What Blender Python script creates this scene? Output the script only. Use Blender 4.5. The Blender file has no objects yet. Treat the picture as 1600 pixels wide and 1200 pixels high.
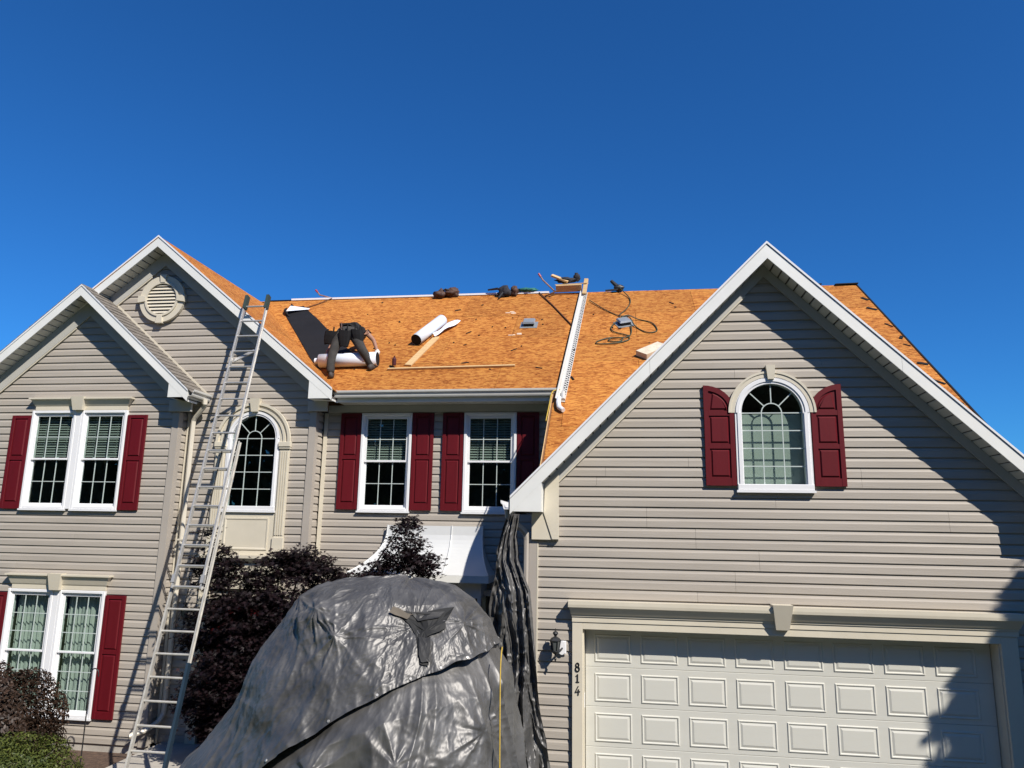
import bpy, bmesh, math, random
import numpy as np
from mathutils import Vector, Matrix, noise as mnoise

scene = bpy.context.scene
COL = scene.collection
random.seed(7)
RNG = np.random.default_rng(11)

# ------------------------------------------------------------------ camera
CAMZ = 3.65
cam_data = bpy.data.cameras.new('camera')
cam = bpy.data.objects.new('camera', cam_data)
COL.objects.link(cam)
cam_data.sensor_width = 36.0
cam_data.lens = 36.0 * 1160.0 / 1600.0
cam_data.clip_start = 0.1
cam_data.clip_end = 4000
def camera_matrix(yaw, pitch, roll):
    cy, sy, cp, sp = math.cos(yaw), math.sin(yaw), math.cos(pitch), math.sin(pitch)
    fwd = Vector((sy * cp, cy * cp, sp))
    right = Vector((cy, -sy, 0))
    up = right.cross(fwd)
    cr, sr = math.cos(roll), math.sin(roll)
    r = cr * right + sr * up
    u = -sr * right + cr * up
    m = Matrix((r, u, -fwd)).transposed().to_4x4()
    m.translation = Vector((0, 0, CAMZ))
    return m
cam.matrix_world = camera_matrix(math.radians(-8.3595), math.radians(11.2312), math.radians(1.0043))
scene.camera = cam

# ------------------------------------------------------------------ light
SUN = Vector((-1.04, 1.0, -1.36)).normalized()
world = bpy.data.worlds.new('World')
scene.world = world
world.use_nodes = True
wn = world.node_tree
sky = wn.nodes.new('ShaderNodeTexSky')
sky.sky_type = 'NISHITA'
sky.sun_disc = False
sky.sun_elevation = math.asin(-SUN.z)
sky.sun_rotation = math.atan2(-SUN.x, -SUN.y)
sky.altitude = 200
sky.air_density = 1.0
sky.dust_density = 0.1
sky.ozone_density = 4.0
grade = wn.nodes.new('ShaderNodeMix')          # the deep clear blue of this day, the same all over the sky
grade.data_type = 'RGBA'
grade.blend_type = 'MULTIPLY'
grade.inputs[0].default_value = 1.0
grade.inputs[7].default_value = (0.25, 0.86, 1.52, 1)
wn.links.new(sky.outputs[0], grade.inputs[6])
wn.links.new(grade.outputs[2], wn.nodes['Background'].inputs[0])
wn.nodes['Background'].inputs[1].default_value = 0.068
sun_data = bpy.data.lights.new('sun', 'SUN')
sun_data.energy = 5.0
sun_data.angle = math.radians(0.53)
sun_data.color = (1.0, 0.94, 0.86)
sun_ob = bpy.data.objects.new('sun', sun_data)
sun_ob.rotation_euler = SUN.to_track_quat('-Z', 'Y').to_euler()
sun_ob.location = (10, -10, 20)
COL.objects.link(sun_ob)
vs = scene.view_settings
vs.view_transform = 'Standard'
vs.look = 'None'
vs.gamma = 1
vs.exposure = 0.3
vs.use_curve_mapping = False

# ------------------------------------------------------------------ materials
MATS = {}
def mat(name, col, rough=0.6, metal=0.0, var=0.0, scale=3.0, bump=0.0, bscale=40.0, col2=None,
        stretch=(1, 1, 1), spec=0.5, coat=0.0, rnd=0.0, detail=4.0):
    """procedural surface: base colour broken up by noise, fine relief, optional difference per object"""
    if name in MATS:
        return MATS[name]
    m = bpy.data.materials.new(name)
    m.use_nodes = True
    nt = m.node_tree
    b = nt.nodes['Principled BSDF']
    b.inputs['Roughness'].default_value = rough
    b.inputs['Metallic'].default_value = metal
    b.inputs['Specular IOR Level'].default_value = spec
    b.inputs['Coat Weight'].default_value = coat
    b.inputs['Base Color'].default_value = (*col, 1)
    need = var > 0 or bump > 0 or rnd > 0
    if need:
        tc = nt.nodes.new('ShaderNodeTexCoord')
        mp = nt.nodes.new('ShaderNodeMapping')
        mp.inputs['Scale'].default_value = stretch
        nt.links.new(tc.outputs['Object'], mp.inputs['Vector'])
    if var > 0:
        n1 = nt.nodes.new('ShaderNodeTexNoise')
        n1.inputs['Scale'].default_value = scale
        n1.inputs['Detail'].default_value = detail
        n1.inputs['Roughness'].default_value = 0.65
        nt.links.new(mp.outputs[0], n1.inputs['Vector'])
        rp = nt.nodes.new('ShaderNodeValToRGB')
        c2 = col2 or tuple(c * (1 - var) for c in col)
        c1 = tuple(min(1, c * (1 + var * 0.6)) for c in col) if col2 is None else col
        rp.color_ramp.elements[0].position = 0.3
        rp.color_ramp.elements[1].position = 0.7
        rp.color_ramp.elements[0].color = (*c2, 1)
        rp.color_ramp.elements[1].color = (*c1, 1)
        nt.links.new(n1.outputs[0], rp.inputs[0])
        out = rp.outputs[0]
    else:
        out = None
    if rnd > 0:
        oi = nt.nodes.new('ShaderNodeObjectInfo')
        mr = nt.nodes.new('ShaderNodeMapRange')
        mr.inputs['To Min'].default_value = 1 - rnd
        mr.inputs['To Max'].default_value = 1 + rnd
        nt.links.new(oi.outputs['Random'], mr.inputs[0])
        hv = nt.nodes.new('ShaderNodeHueSaturation')
        hv.inputs['Color'].default_value = (*col, 1)
        nt.links.new(mr.outputs[0], hv.inputs['Value'])
        if out:
            nt.links.new(out, hv.inputs['Color'])
        out = hv.outputs[0]
    if out:
        nt.links.new(out, b.inputs['Base Color'])
    if bump > 0:
        n2 = nt.nodes.new('ShaderNodeTexNoise')
        n2.inputs['Scale'].default_value = bscale
        n2.inputs['Detail'].default_value = 3
        nt.links.new(mp.outputs[0], n2.inputs['Vector'])
        bp = nt.nodes.new('ShaderNodeBump')
        bp.inputs['Strength'].default_value = bump
        bp.inputs['Distance'].default_value = 0.01
        nt.links.new(n2.outputs[0], bp.inputs['Height'])
        nt.links.new(bp.outputs[0], b.inputs['Normal'])
    MATS[name] = m
    return m

def siding_material():
    m = mat('vinyl_siding', (0.405, 0.364, 0.309), rough=0.55, var=0.13, scale=1.6, rnd=0.02,
            bump=0.15, bscale=26, stretch=(0.35, 1, 5), spec=0.35)
    return m

def osb_material():
    """oriented strand board: overlapping wood flakes lying in all directions, mostly along the sheet"""
    m = bpy.data.materials.new('strand_board')
    m.use_nodes = True
    nt = m.node_tree
    N, L = nt.nodes.new, nt.links.new
    b = nt.nodes['Principled BSDF']
    b.inputs['Roughness'].default_value = 0.75
    b.inputs['Specular IOR Level'].default_value = 0.2
    tc = N('ShaderNodeTexCoord')
    nz = N('ShaderNodeTexNoise'); nz.inputs['Scale'].default_value = 5.0; nz.inputs['Detail'].default_value = 2
    L(tc.outputs['Object'], nz.inputs['Vector'])
    mixv = N('ShaderNodeMix'); mixv.data_type = 'VECTOR'; mixv.inputs[0].default_value = 0.10
    L(tc.outputs['Object'], mixv.inputs[4]); L(nz.outputs['Color'], mixv.inputs[5])
    vals = []
    for rot, sc in (((0, 0, 0.25), (11, 30, 30)), ((0, 0, -0.4), (14, 38, 38)), ((0, 0, 0.9), (20, 52, 52))):
        mp = N('ShaderNodeMapping'); mp.inputs['Rotation'].default_value = rot; mp.inputs['Scale'].default_value = sc
        L(mixv.outputs[1], mp.inputs['Vector'])
        v = N('ShaderNodeTexVoronoi'); v.inputs['Scale'].default_value = 1.0
        L(mp.outputs[0], v.inputs['Vector'])
        sp = N('ShaderNodeSeparateColor'); L(v.outputs['Color'], sp.inputs[0])
        vals.append(sp.outputs[0])
    a1 = N('ShaderNodeMath'); a1.operation = 'ADD'; L(vals[0], a1.inputs[0]); L(vals[1], a1.inputs[1])
    a2 = N('ShaderNodeMath'); a2.operation = 'ADD'; L(a1.outputs[0], a2.inputs[0]); L(vals[2], a2.inputs[1])
    big = N('ShaderNodeTexNoise'); big.inputs['Scale'].default_value = 0.9; big.inputs['Detail'].default_value = 2
    L(tc.outputs['Object'], big.inputs['Vector'])
    a3 = N('ShaderNodeMath'); a3.operation = 'MULTIPLY_ADD'; L(a2.outputs[0], a3.inputs[0]); a3.inputs[1].default_value = 0.43
    hb_ = N('ShaderNodeMath'); hb_.operation = 'MULTIPLY_ADD'; hb_.inputs[1].default_value = 0.35; hb_.inputs[2].default_value = -0.05
    L(big.outputs[0], hb_.inputs[0]); L(hb_.outputs[0], a3.inputs[2])
    rp = N('ShaderNodeValToRGB')
    e = rp.color_ramp.elements
    e[0].position = 0.36; e[0].color = (0.215, 0.060, 0.010, 1)
    e[1].position = 1.25 if False else 1.0; e[1].color = (0.54, 0.232, 0.050, 1)
    e2 = e.new(0.58); e2.color = (0.365, 0.125, 0.023, 1)
    e3 = e.new(0.80); e3.color = (0.44, 0.160, 0.034, 1)
    L(a3.outputs[0], rp.inputs[0])
    oi = N('ShaderNodeObjectInfo')
    mr = N('ShaderNodeMapRange'); mr.inputs['To Min'].default_value = 0.88; mr.inputs['To Max'].default_value = 1.06
    L(oi.outputs['Random'], mr.inputs[0])
    hv = N('ShaderNodeHueSaturation'); L(rp.outputs[0], hv.inputs['Color']); L(mr.outputs[0], hv.inputs['Value'])
    L(hv.outputs[0], b.inputs['Base Color'])
    bp = N('ShaderNodeBump'); bp.inputs['Strength'].default_value = 0.5; bp.inputs['Distance'].default_value = 0.006
    L(a2.outputs[0], bp.inputs['Height']); L(bp.outputs[0], b.inputs['Normal'])
    MATS['strand_board'] = m
    return m

def glass_material():
    m = bpy.data.materials.new('window_glass')
    m.use_nodes = True
    nt = m.node_tree
    N, L = nt.nodes.new, nt.links.new
    nt.nodes.remove(nt.nodes['Principled BSDF'])
    tr = N('ShaderNodeBsdfTransparent'); tr.inputs[0].default_value = (0.69, 0.79, 0.74, 1)
    gl = N('ShaderNodeBsdfGlossy'); gl.inputs['Roughness'].default_value = 0.01
    gl.inputs['Color'].default_value = (0.9, 0.95, 0.95, 1)
    fr = N('ShaderNodeLayerWeight'); fr.inputs['Blend'].default_value = 0.5
    pw = N('ShaderNodeMath'); pw.operation = 'POWER'; pw.inputs[1].default_value = 4.0
    L(fr.outputs['Facing'], pw.inputs[0])
    ad = N('ShaderNodeMath'); ad.operation = 'MULTIPLY_ADD'; ad.inputs[1].default_value = 0.9; ad.inputs[2].default_value = 0.15
    L(pw.outputs[0], ad.inputs[0])
    tc = N('ShaderNodeTexCoord')
    nz = N('ShaderNodeTexNoise'); nz.inputs['Scale'].default_value = 2.5
    L(tc.outputs['Object'], nz.inputs['Vector'])
    bp = N('ShaderNodeBump'); bp.inputs['Strength'].default_value = 0.05; bp.inputs['Distance'].default_value = 0.02
    L(nz.outputs[0], bp.inputs['Height']); L(bp.outputs[0], gl.inputs['Normal'])
    mx = N('ShaderNodeMixShader')
    L(ad.outputs[0], mx.inputs[0]); L(tr.outputs[0], mx.inputs[1]); L(gl.outputs[0], mx.inputs[2])
    L(mx.outputs[0], nt.nodes['Material Output'].inputs[0])
    MATS['window_glass'] = m
    return m

def leaf_material(name, c1, c2, trans=0.25, rough=0.5):
    m = bpy.data.materials.new(name)
    m.use_nodes = True
    nt = m.node_tree
    N, L = nt.nodes.new, nt.links.new
    b = nt.nodes['Principled BSDF']
    b.inputs['Roughness'].default_value = rough
    b.inputs['Specular IOR Level'].default_value = 0.35
    at = N('ShaderNodeAttribute'); at.attribute_name = 'leaf_tone'
    rp = N('ShaderNodeValToRGB')
    rp.color_ramp.elements[0].color = (*c1, 1)
    rp.color_ramp.elements[1].color = (*c2, 1)
    L(at.outputs['Fac'], rp.inputs[0])
    L(rp.outputs[0], b.inputs['Base Color'])
    tl = N('ShaderNodeBsdfTranslucent')
    L(rp.outputs[0], tl.inputs[0])
    mx = N('ShaderNodeMixShader'); mx.inputs[0].default_value = trans
    L(b.outputs[0], mx.inputs[1]); L(tl.outputs[0], mx.inputs[2])
    L(mx.outputs[0], nt.nodes['Material Output'].inputs[0])
    MATS[name] = m
    return m

def tarp_material():
    """woven silver polythene: crinkled, half shiny"""
    m = bpy.data.materials.new('silver_tarp')
    m.use_nodes = True
    nt = m.node_tree
    N, L = nt.nodes.new, nt.links.new
    b = nt.nodes['Principled BSDF']
    b.inputs['Metallic'].default_value = 0.42
    tc = N('ShaderNodeTexCoord')
    w = N('ShaderNodeTexNoise'); w.inputs['Scale'].default_value = 3.0; w.inputs['Detail'].default_value = 5
    L(tc.outputs['Object'], w.inputs['Vector'])
    rp = N('ShaderNodeValToRGB')
    rp.color_ramp.elements[0].color = (0.082, 0.080, 0.077, 1); rp.color_ramp.elements[0].position = 0.3
    rp.color_ramp.elements[1].color = (0.160, 0.156, 0.150, 1); rp.color_ramp.elements[1].position = 0.7
    L(w.outputs[0], rp.inputs[0]); L(rp.outputs[0], b.inputs['Base Color'])
    rr = N('ShaderNodeMapRange'); rr.inputs['To Min'].default_value = 0.40; rr.inputs['To Max'].default_value = 0.54
    L(w.outputs[0], rr.inputs[0]); L(rr.outputs[0], b.inputs['Roughness'])
    mix = N('ShaderNodeMix'); mix.data_type = 'VECTOR'; mix.inputs[0].default_value = 0.12
    L(tc.outputs['Object'], mix.inputs[4]); L(w.outputs['Color'], mix.inputs[5])
    v = N('ShaderNodeTexVoronoi'); v.feature = 'DISTANCE_TO_EDGE'; v.inputs['Scale'].default_value = 5
    mp = N('ShaderNodeMapping'); mp.inputs['Rotation'].default_value = (0.4, 0.5, 0.2); mp.inputs['Scale'].default_value = (1.7, 1.7, 0.7)
    L(mix.outputs[1], mp.inputs[0]); L(mp.outputs[0], v.inputs['Vector'])
    v2 = N('ShaderNodeTexVoronoi'); v2.feature = 'F1'; v2.inputs['Scale'].default_value = 19
    L(mp.outputs[0], v2.inputs['Vector'])
    nz = N('ShaderNodeTexNoise'); nz.inputs['Scale'].default_value = 30; nz.inputs['Detail'].default_value = 4
    L(mp.outputs[0], nz.inputs['Vector'])
    s1 = N('ShaderNodeMath'); s1.operation = 'MULTIPLY_ADD'; s1.inputs[1].default_value = 0.8
    L(v.outputs[0], s1.inputs[0]); L(v2.outputs[0], s1.inputs[2])
    s2 = N('ShaderNodeMath'); s2.operation = 'MULTIPLY_ADD'; s2.inputs[1].default_value = 0.5
    L(nz.outputs[0], s2.inputs[0]); L(s1.outputs[0], s2.inputs[2])
    bp = N('ShaderNodeBump'); bp.inputs['Strength'].default_value = 0.12; bp.inputs['Distance'].default_value = 0.010
    L(s2.outputs[0], bp.inputs['Height']); L(bp.outputs[0], b.inputs['Normal'])
    MATS['silver_tarp'] = m
    return m

SIDING = siding_material()
OSB = osb_material()
GLASS = glass_material()
TARP = tarp_material()
M_BACK = mat('wall_sheathing', (0.10, 0.09, 0.08), rough=0.9, var=0.1)
M_TRIM = mat('almond_trim', (0.63, 0.575, 0.455), rough=0.5, var=0.06, scale=2.0, bump=0.05)
M_POST = mat('clay_corner_post', (0.40, 0.36, 0.31), rough=0.5, var=0.06, scale=2.0)
M_FASCIA = mat('aluminium_fascia', (0.78, 0.78, 0.735), rough=0.42, var=0.07, scale=1.4, bump=0.05, bscale=6)
M_SOFFIT = mat('vinyl_soffit', (0.56, 0.545, 0.48), rough=0.5, var=0.05)
M_FRIEZE = mat('grey_frieze', (0.46, 0.45, 0.41), rough=0.5, var=0.05)
M_GUTTER = mat('gutter_paint', (0.60, 0.59, 0.545), rough=0.35, var=0.08, scale=2.5)
M_SPOUT = mat('downspout_paint', (0.62, 0.57, 0.47), rough=0.35, var=0.06, scale=2.5)
M_WHITE = mat('white_vinyl', (0.80, 0.80, 0.80), rough=0.32, var=0.03, scale=3.0)
M_MUNTIN = mat('white_grille', (0.50, 0.56, 0.53), rough=0.4, var=0.02)
M_SHUT = mat('burgundy_shutter', (0.115, 0.0055, 0.010), rough=0.5, spec=0.3, var=0.10, scale=5, rnd=0.04, bump=0.12, bscale=50, stretch=(3, 1, .4))
M_DOOR = mat('garage_door_paint', (0.60, 0.59, 0.525), rough=0.4, var=0.05, scale=1.2, bump=0.06, bscale=70, stretch=(.3, 1, 3))
M_BLACK = mat('black_metal', (0.022, 0.023, 0.024), rough=0.45, var=0.2)
M_DARK = mat('dark_rubber', (0.012, 0.012, 0.013), spec=0.25, rough=0.85, var=0.2)
M_FELT = mat('black_underlayment', (0.012, 0.012, 0.0135), spec=0.25, rough=0.8, var=0.22, scale=2.5, bump=0.3, bscale=9)
M_ROLLW = mat('white_release_film', (0.74, 0.79, 0.85), rough=0.35, var=0.06, scale=4, bump=0.12, bscale=5)
M_WOOD = mat('sawn_lumber', (0.62, 0.42, 0.20), rough=0.75, var=0.22, scale=4, stretch=(1, 14, 14), bump=0.15, bscale=20)
M_ALU = mat('aluminium', (0.50, 0.49, 0.465), rough=0.48, metal=0.5, var=0.12, scale=6)
M_ALUW = mat('scuffed_aluminium', (0.52, 0.50, 0.45), rough=0.55, metal=0.3, var=0.2, scale=9)
M_SHING = mat('weathered_shingle', (0.195, 0.172, 0.145), rough=0.95, var=0.38, scale=14, bump=0.7, bscale=120)
M_CONC = mat('concrete', (0.42, 0.39, 0.34), rough=0.9, var=0.22, scale=2.2, bump=0.25, bscale=60)
M_CURT = mat('sheer_curtain', (0.55, 0.56, 0.54), rough=0.9, var=0.05)
M_BLIND = mat('white_blind', (0.36, 0.38, 0.36), rough=0.6, var=0.04)
M_ROOM = mat('room_paint', (0.16, 0.15, 0.14), rough=0.9, var=0.05)
M_ROPE = mat('yellow_rope', (0.50, 0.34, 0.05), rough=0.8, var=0.2, scale=60)
M_BAYR = mat('white_bay_metal', (0.60, 0.61, 0.60), rough=0.33, var=0.05, scale=2.0, bump=0.06, bscale=5)
M_VENT = mat('galvanised_vent', (0.42, 0.45, 0.46), rough=0.4, metal=0.5, var=0.12, scale=10)

# ------------------------------------------------------------------ helpers
def link(o, parent=None):
    COL.objects.link(o)
    if parent is not None:
        o.parent = parent
        if parent.type == 'EMPTY' and parent.location.length > 0:
            o.matrix_parent_inverse = Matrix.Translation(-parent.location)
    return o

def mesh_obj(name, verts, faces, m, parent=None, smooth=False):
    me = bpy.data.meshes.new(name)
    me.from_pydata([tuple(v) for v in verts], [], faces)
    if m is not None:
        me.materials.append(m)
    if smooth:
        me.polygons.foreach_set('use_smooth', [True] * len(me.polygons))
    me.update()
    return link(bpy.data.objects.new(name, me), parent)

def fix_normals(o):
    bm = bmesh.new(); bm.from_mesh(o.data)
    bmesh.ops.recalc_face_normals(bm, faces=bm.faces)
    bm.to_mesh(o.data); bm.free()
    return o

def tag(o, label=None, cat=None, group=None, kind=None):
    if label: o['label'] = label
    if cat: o['category'] = cat
    if group: o['group'] = group
    if kind: o['kind'] = kind
    return o

def empty(name, loc=(0, 0, 0), label=None, cat=None, group=None, parent=None):
    o = bpy.data.objects.new(name, None)
    o.empty_display_size = 0.2
    o.location = loc
    link(o, parent)
    return tag(o, label, cat, group)

class MB:
    """collects shapes for one mesh object"""
    def __init__(self):
        self.v, self.f = [], []
    def add(self, verts, faces):
        n = len(self.v)
        self.v += [tuple(p) for p in verts]
        self.f += [tuple(i + n for i in q) for q in faces]
        return self
    def box(self, x0, x1, y0, y1, z0, z1, c=0.0):
        if c <= 0:
            v = [(x, y, z) for x in (x0, x1) for y in (y0, y1) for z in (z0, z1)]
            f = [(0, 1, 3, 2), (4, 6, 7, 5), (0, 4, 5, 1), (2, 3, 7, 6), (0, 2, 6, 4), (1, 5, 7, 3)]
            return self.add(v, f)
        # chamfered front (towards -y)
        v = [(x0, y1, z0), (x1, y1, z0), (x1, y1, z1), (x0, y1, z1),
             (x0, y0 + c, z0), (x1, y0 + c, z0), (x1, y0 + c, z1), (x0, y0 + c, z1),
             (x0 + c, y0, z0 + c), (x1 - c, y0, z0 + c), (x1 - c, y0, z1 - c), (x0 + c, y0, z1 - c)]
        f = [(0, 3, 2, 1), (0, 1, 5, 4), (1, 2, 6, 5), (2, 3, 7, 6), (3, 0, 4, 7),
             (4, 5, 9, 8), (5, 6, 10, 9), (6, 7, 11, 10), (7, 4, 8, 11), (8, 9, 10, 11)]
        return self.add(v, f)
    def prism(self, poly, y0, y1):
        """polygon of (x, z) seen from the front, pushed from y0 (front) to y1"""
        n = len(poly)
        v = [(x, y0, z) for x, z in poly] + [(x, y1, z) for x, z in poly]
        f = [tuple(range(n)), tuple(range(2 * n - 1, n - 1, -1))]
        f += [(i, i + n, (i + 1) % n + n, (i + 1) % n) for i in range(n)]
        return self.add(v, f)
    def hexa(self, pts):
        """8 points: bottom loop of 4, top loop of 4"""
        return self.add(pts, [(3, 2, 1, 0), (4, 5, 6, 7), (0, 1, 5, 4), (1, 2, 6, 5), (2, 3, 7, 6), (3, 0, 4, 7)])
    def beam(self, a, b, w, h, up=(0, 0, 1)):
        a, b = Vector(a), Vector(b)
        d = (b - a).normalized()
        s = d.cross(Vector(up))
        if s.length < 1e-4:
            s = d.cross(Vector((1, 0, 0)))
        s.normalize()
        u = s.cross(d)
        p = [q + s * (i * w / 2) + u * (j * h / 2) for q in (a, b) for i, j in ((-1, -1), (1, -1), (1, 1), (-1, 1))]
        return self.hexa(p)
    def tube(self, pts, r, seg=8, cap=True):
        pts = [Vector(p) for p in pts]
        rr = r if isinstance(r, (list, tuple)) else [r] * len(pts)
        rings = []
        t0 = (pts[1] - pts[0]).normalized()
        ref = Vector((0, 0, 1)) if abs(t0.z) < 0.9 else Vector((1, 0, 0))
        s = t0.cross(ref).normalized()
        for i, p in enumerate(pts):
            t = (pts[min(i + 1, len(pts) - 1)] - pts[max(i - 1, 0)]).normalized()
            s = (s - t * s.dot(t)).normalized()
            u = t.cross(s)
            rings.append([p + (s * math.cos(2 * math.pi * k / seg) + u * math.sin(2 * math.pi * k / seg)) * rr[i] for k in range(seg)])
        v = [q for ring in rings for q in ring]
        f = [(i * seg + k, i * seg + (k + 1) % seg, (i + 1) * seg + (k + 1) % seg, (i + 1) * seg + k)
             for i in range(len(pts) - 1) for k in range(seg)]
        if cap:
            f += [tuple(range(seg - 1, -1, -1)), tuple((len(pts) - 1) * seg + k for k in range(seg))]
        return self.add(v, f)
    def lathe(self, prof, c, seg=24):
        """profile of (r, z) turned about the vertical through c"""
        v, f = [], []
        for r, z in prof:
            for k in range(seg):
                a = 2 * math.pi * k / seg
                v.append((c[0] + r * math.cos(a), c[1] + r * math.sin(a), c[2] + z))
        for i in range(len(prof) - 1):
            for k in range(seg):
                f.append((i * seg + k, i * seg + (k + 1) % seg, (i + 1) * seg + (k + 1) % seg, (i + 1) * seg + k))
        f += [tuple(range(seg - 1, -1, -1)), tuple((len(prof) - 1) * seg + k for k in range(seg))]
        return self.add(v, f)
    def ring(self, cx, cz, r0, r1, y0, y1, a0=0.0, a1=math.pi, n=24, sx=1.0):
        """flat ring seen from the front, angles from +x anticlockwise"""
        full = abs(a1 - a0 - 2 * math.pi) < 1e-6
        v, f = [], []
        for i in range(n + 1):
            a = a0 + (a1 - a0) * i / n
            c, s = math.cos(a) * sx, math.sin(a)
            v += [(cx + r0 * c, y0, cz + r0 * s), (cx + r1 * c, y0, cz + r1 * s), (cx + r1 * c, y1, cz + r1 * s), (cx + r0 * c, y1, cz + r0 * s)]
        for i in range(n):
            for k in range(4):
                f.append((4 * i + k, 4 * i + (k + 1) % 4, 4 * i + 4 + (k + 1) % 4, 4 * i + 4 + k))
        if not full:
            f += [(0, 3, 2, 1), (4 * n, 4 * n + 1, 4 * n + 2, 4 * n + 3)]
        return self.add(v, f)
    def loft(self, loops, cap=True):
        """stack of equal-length loops of points"""
        n = len(loops[0])
        v = [p for l in loops for p in l]
        f = [(i * n + k, i * n + (k + 1) % n, (i + 1) * n + (k + 1) % n, (i + 1) * n + k) for i in range(len(loops) - 1) for k in range(n)]
        if cap:
            f += [tuple(range(n - 1, -1, -1)), tuple((len(loops) - 1) * n + k for k in range(n))]
        return self.add(v, f)
    def build(self, name, m, parent=None, smooth=False, fix=True, label=None):
        o = mesh_obj(name, self.v, self.f, m, parent, smooth)
        if fix:
            fix_normals(o)
        if label:
            o['label'] = label
        return o

def clip_poly(poly, region):
    """Sutherland-Hodgman: poly by a convex anticlockwise region"""
    out = list(poly)
    for i in range(len(region)):
        a, b = region[i], region[(i + 1) % len(region)]
        inp, out = out, []
        if not inp:
            break
        def side(p):
            return (b[0] - a[0]) * (p[1] - a[1]) - (b[1] - a[1]) * (p[0] - a[0])
        for k in range(len(inp)):
            p, q = inp[k], inp[(k + 1) % len(inp)]
            sp, sq = side(p), side(q)
            if sp >= 0:
                out.append(p)
            if sp * sq < 0:
                t = sp / (sp - sq)
                out.append((p[0] + (q[0] - p[0]) * t, p[1] + (q[1] - p[1]) * t))
    return out

def ccw(poly):
    a = sum(poly[i][0] * poly[(i + 1) % len(poly)][1] - poly[(i + 1) % len(poly)][0] * poly[i][1] for i in range(len(poly)))
    return poly if a > 0 else poly[::-1]
# ------------------------------------------------------------------ setting: ground
def ground_sheet(name, poly, z, m, kind='structure', label=None, cat=None):
    o = mesh_obj(name, [(x, y, z) for x, y in poly], [tuple(range(len(poly)))], m)
    tag(o, label, cat, None, kind)
    return o
M_LAWN = mat('lawn_grass', (0.055, 0.085, 0.022), rough=0.95, var=0.4, scale=1.2, bump=0.8, bscale=90)
M_MULCH = mat('bark_mulch', (0.105, 0.066, 0.045), rough=0.95, var=0.5, scale=18, bump=0.9, bscale=70)
M_ASPH = mat('asphalt', (0.05, 0.05, 0.052), rough=0.9, var=0.25, scale=4, bump=0.4, bscale=120)
ground_sheet('lawn', [(-400, -300), (400, -300), (400, 500), (-400, 500)], 0.0, M_LAWN, label='mown green lawn round the house', cat='lawn')
ground_sheet('driveway', [(-0.9, -4.0), (5.2, -4.0), (4.9, 10.05), (-0.7, 10.05)], 0.012, M_ASPH, label='dark asphalt driveway in front of the garage door', cat='driveway')
ground_sheet('planting_bed', [(-11.9, 8.9), (-7.2, 8.7), (-7.2, 9.3), (-1.6, 9.3), (-1.15, 10.2), (-1.15, 12.4), (-11.9, 12.4)], 0.016, M_MULCH, label='brown mulch planting bed along the front wall', cat='planting bed')
ground_sheet('road', [(-400, -13), (400, -13), (400, -4), (-400, -4)], 0.008, M_ASPH, label='asphalt street in front of the lot', cat='road')
walk = MB().box(-6.95, -5.35, 3.0, 10.3, -0.05, 0.03).build('walkway', M_CONC)
tag(walk, 'concrete path leading up to the front step', 'path', kind='structure')

# ------------------------------------------------------------------ the house
house = empty('house', (-3.2, 14.0, 0.0), 'two storey beige sided house with bare sheathed roof and burgundy shutters', 'house')

COURSE = 0.1305
PROFILE = [(0.0, 0.0122), (0.004, 0.0135), (0.012, 0.0125), (0.055, 0.0105), (0.078, 0.0098), (0.086, 0.0070), (0.094, 0.0034), (0.102, 0.0014), (0.110, -0.0005), (0.117, -0.0070), (0.1305, -0.0085)]
def prof_at(u):
    for (a, oa), (b, ob) in zip(PROFILE, PROFILE[1:]):
        if a <= u <= b:
            return oa + (ob - oa) * (u - a) / (b - a)
    return PROFILE[-1][1]

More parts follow.
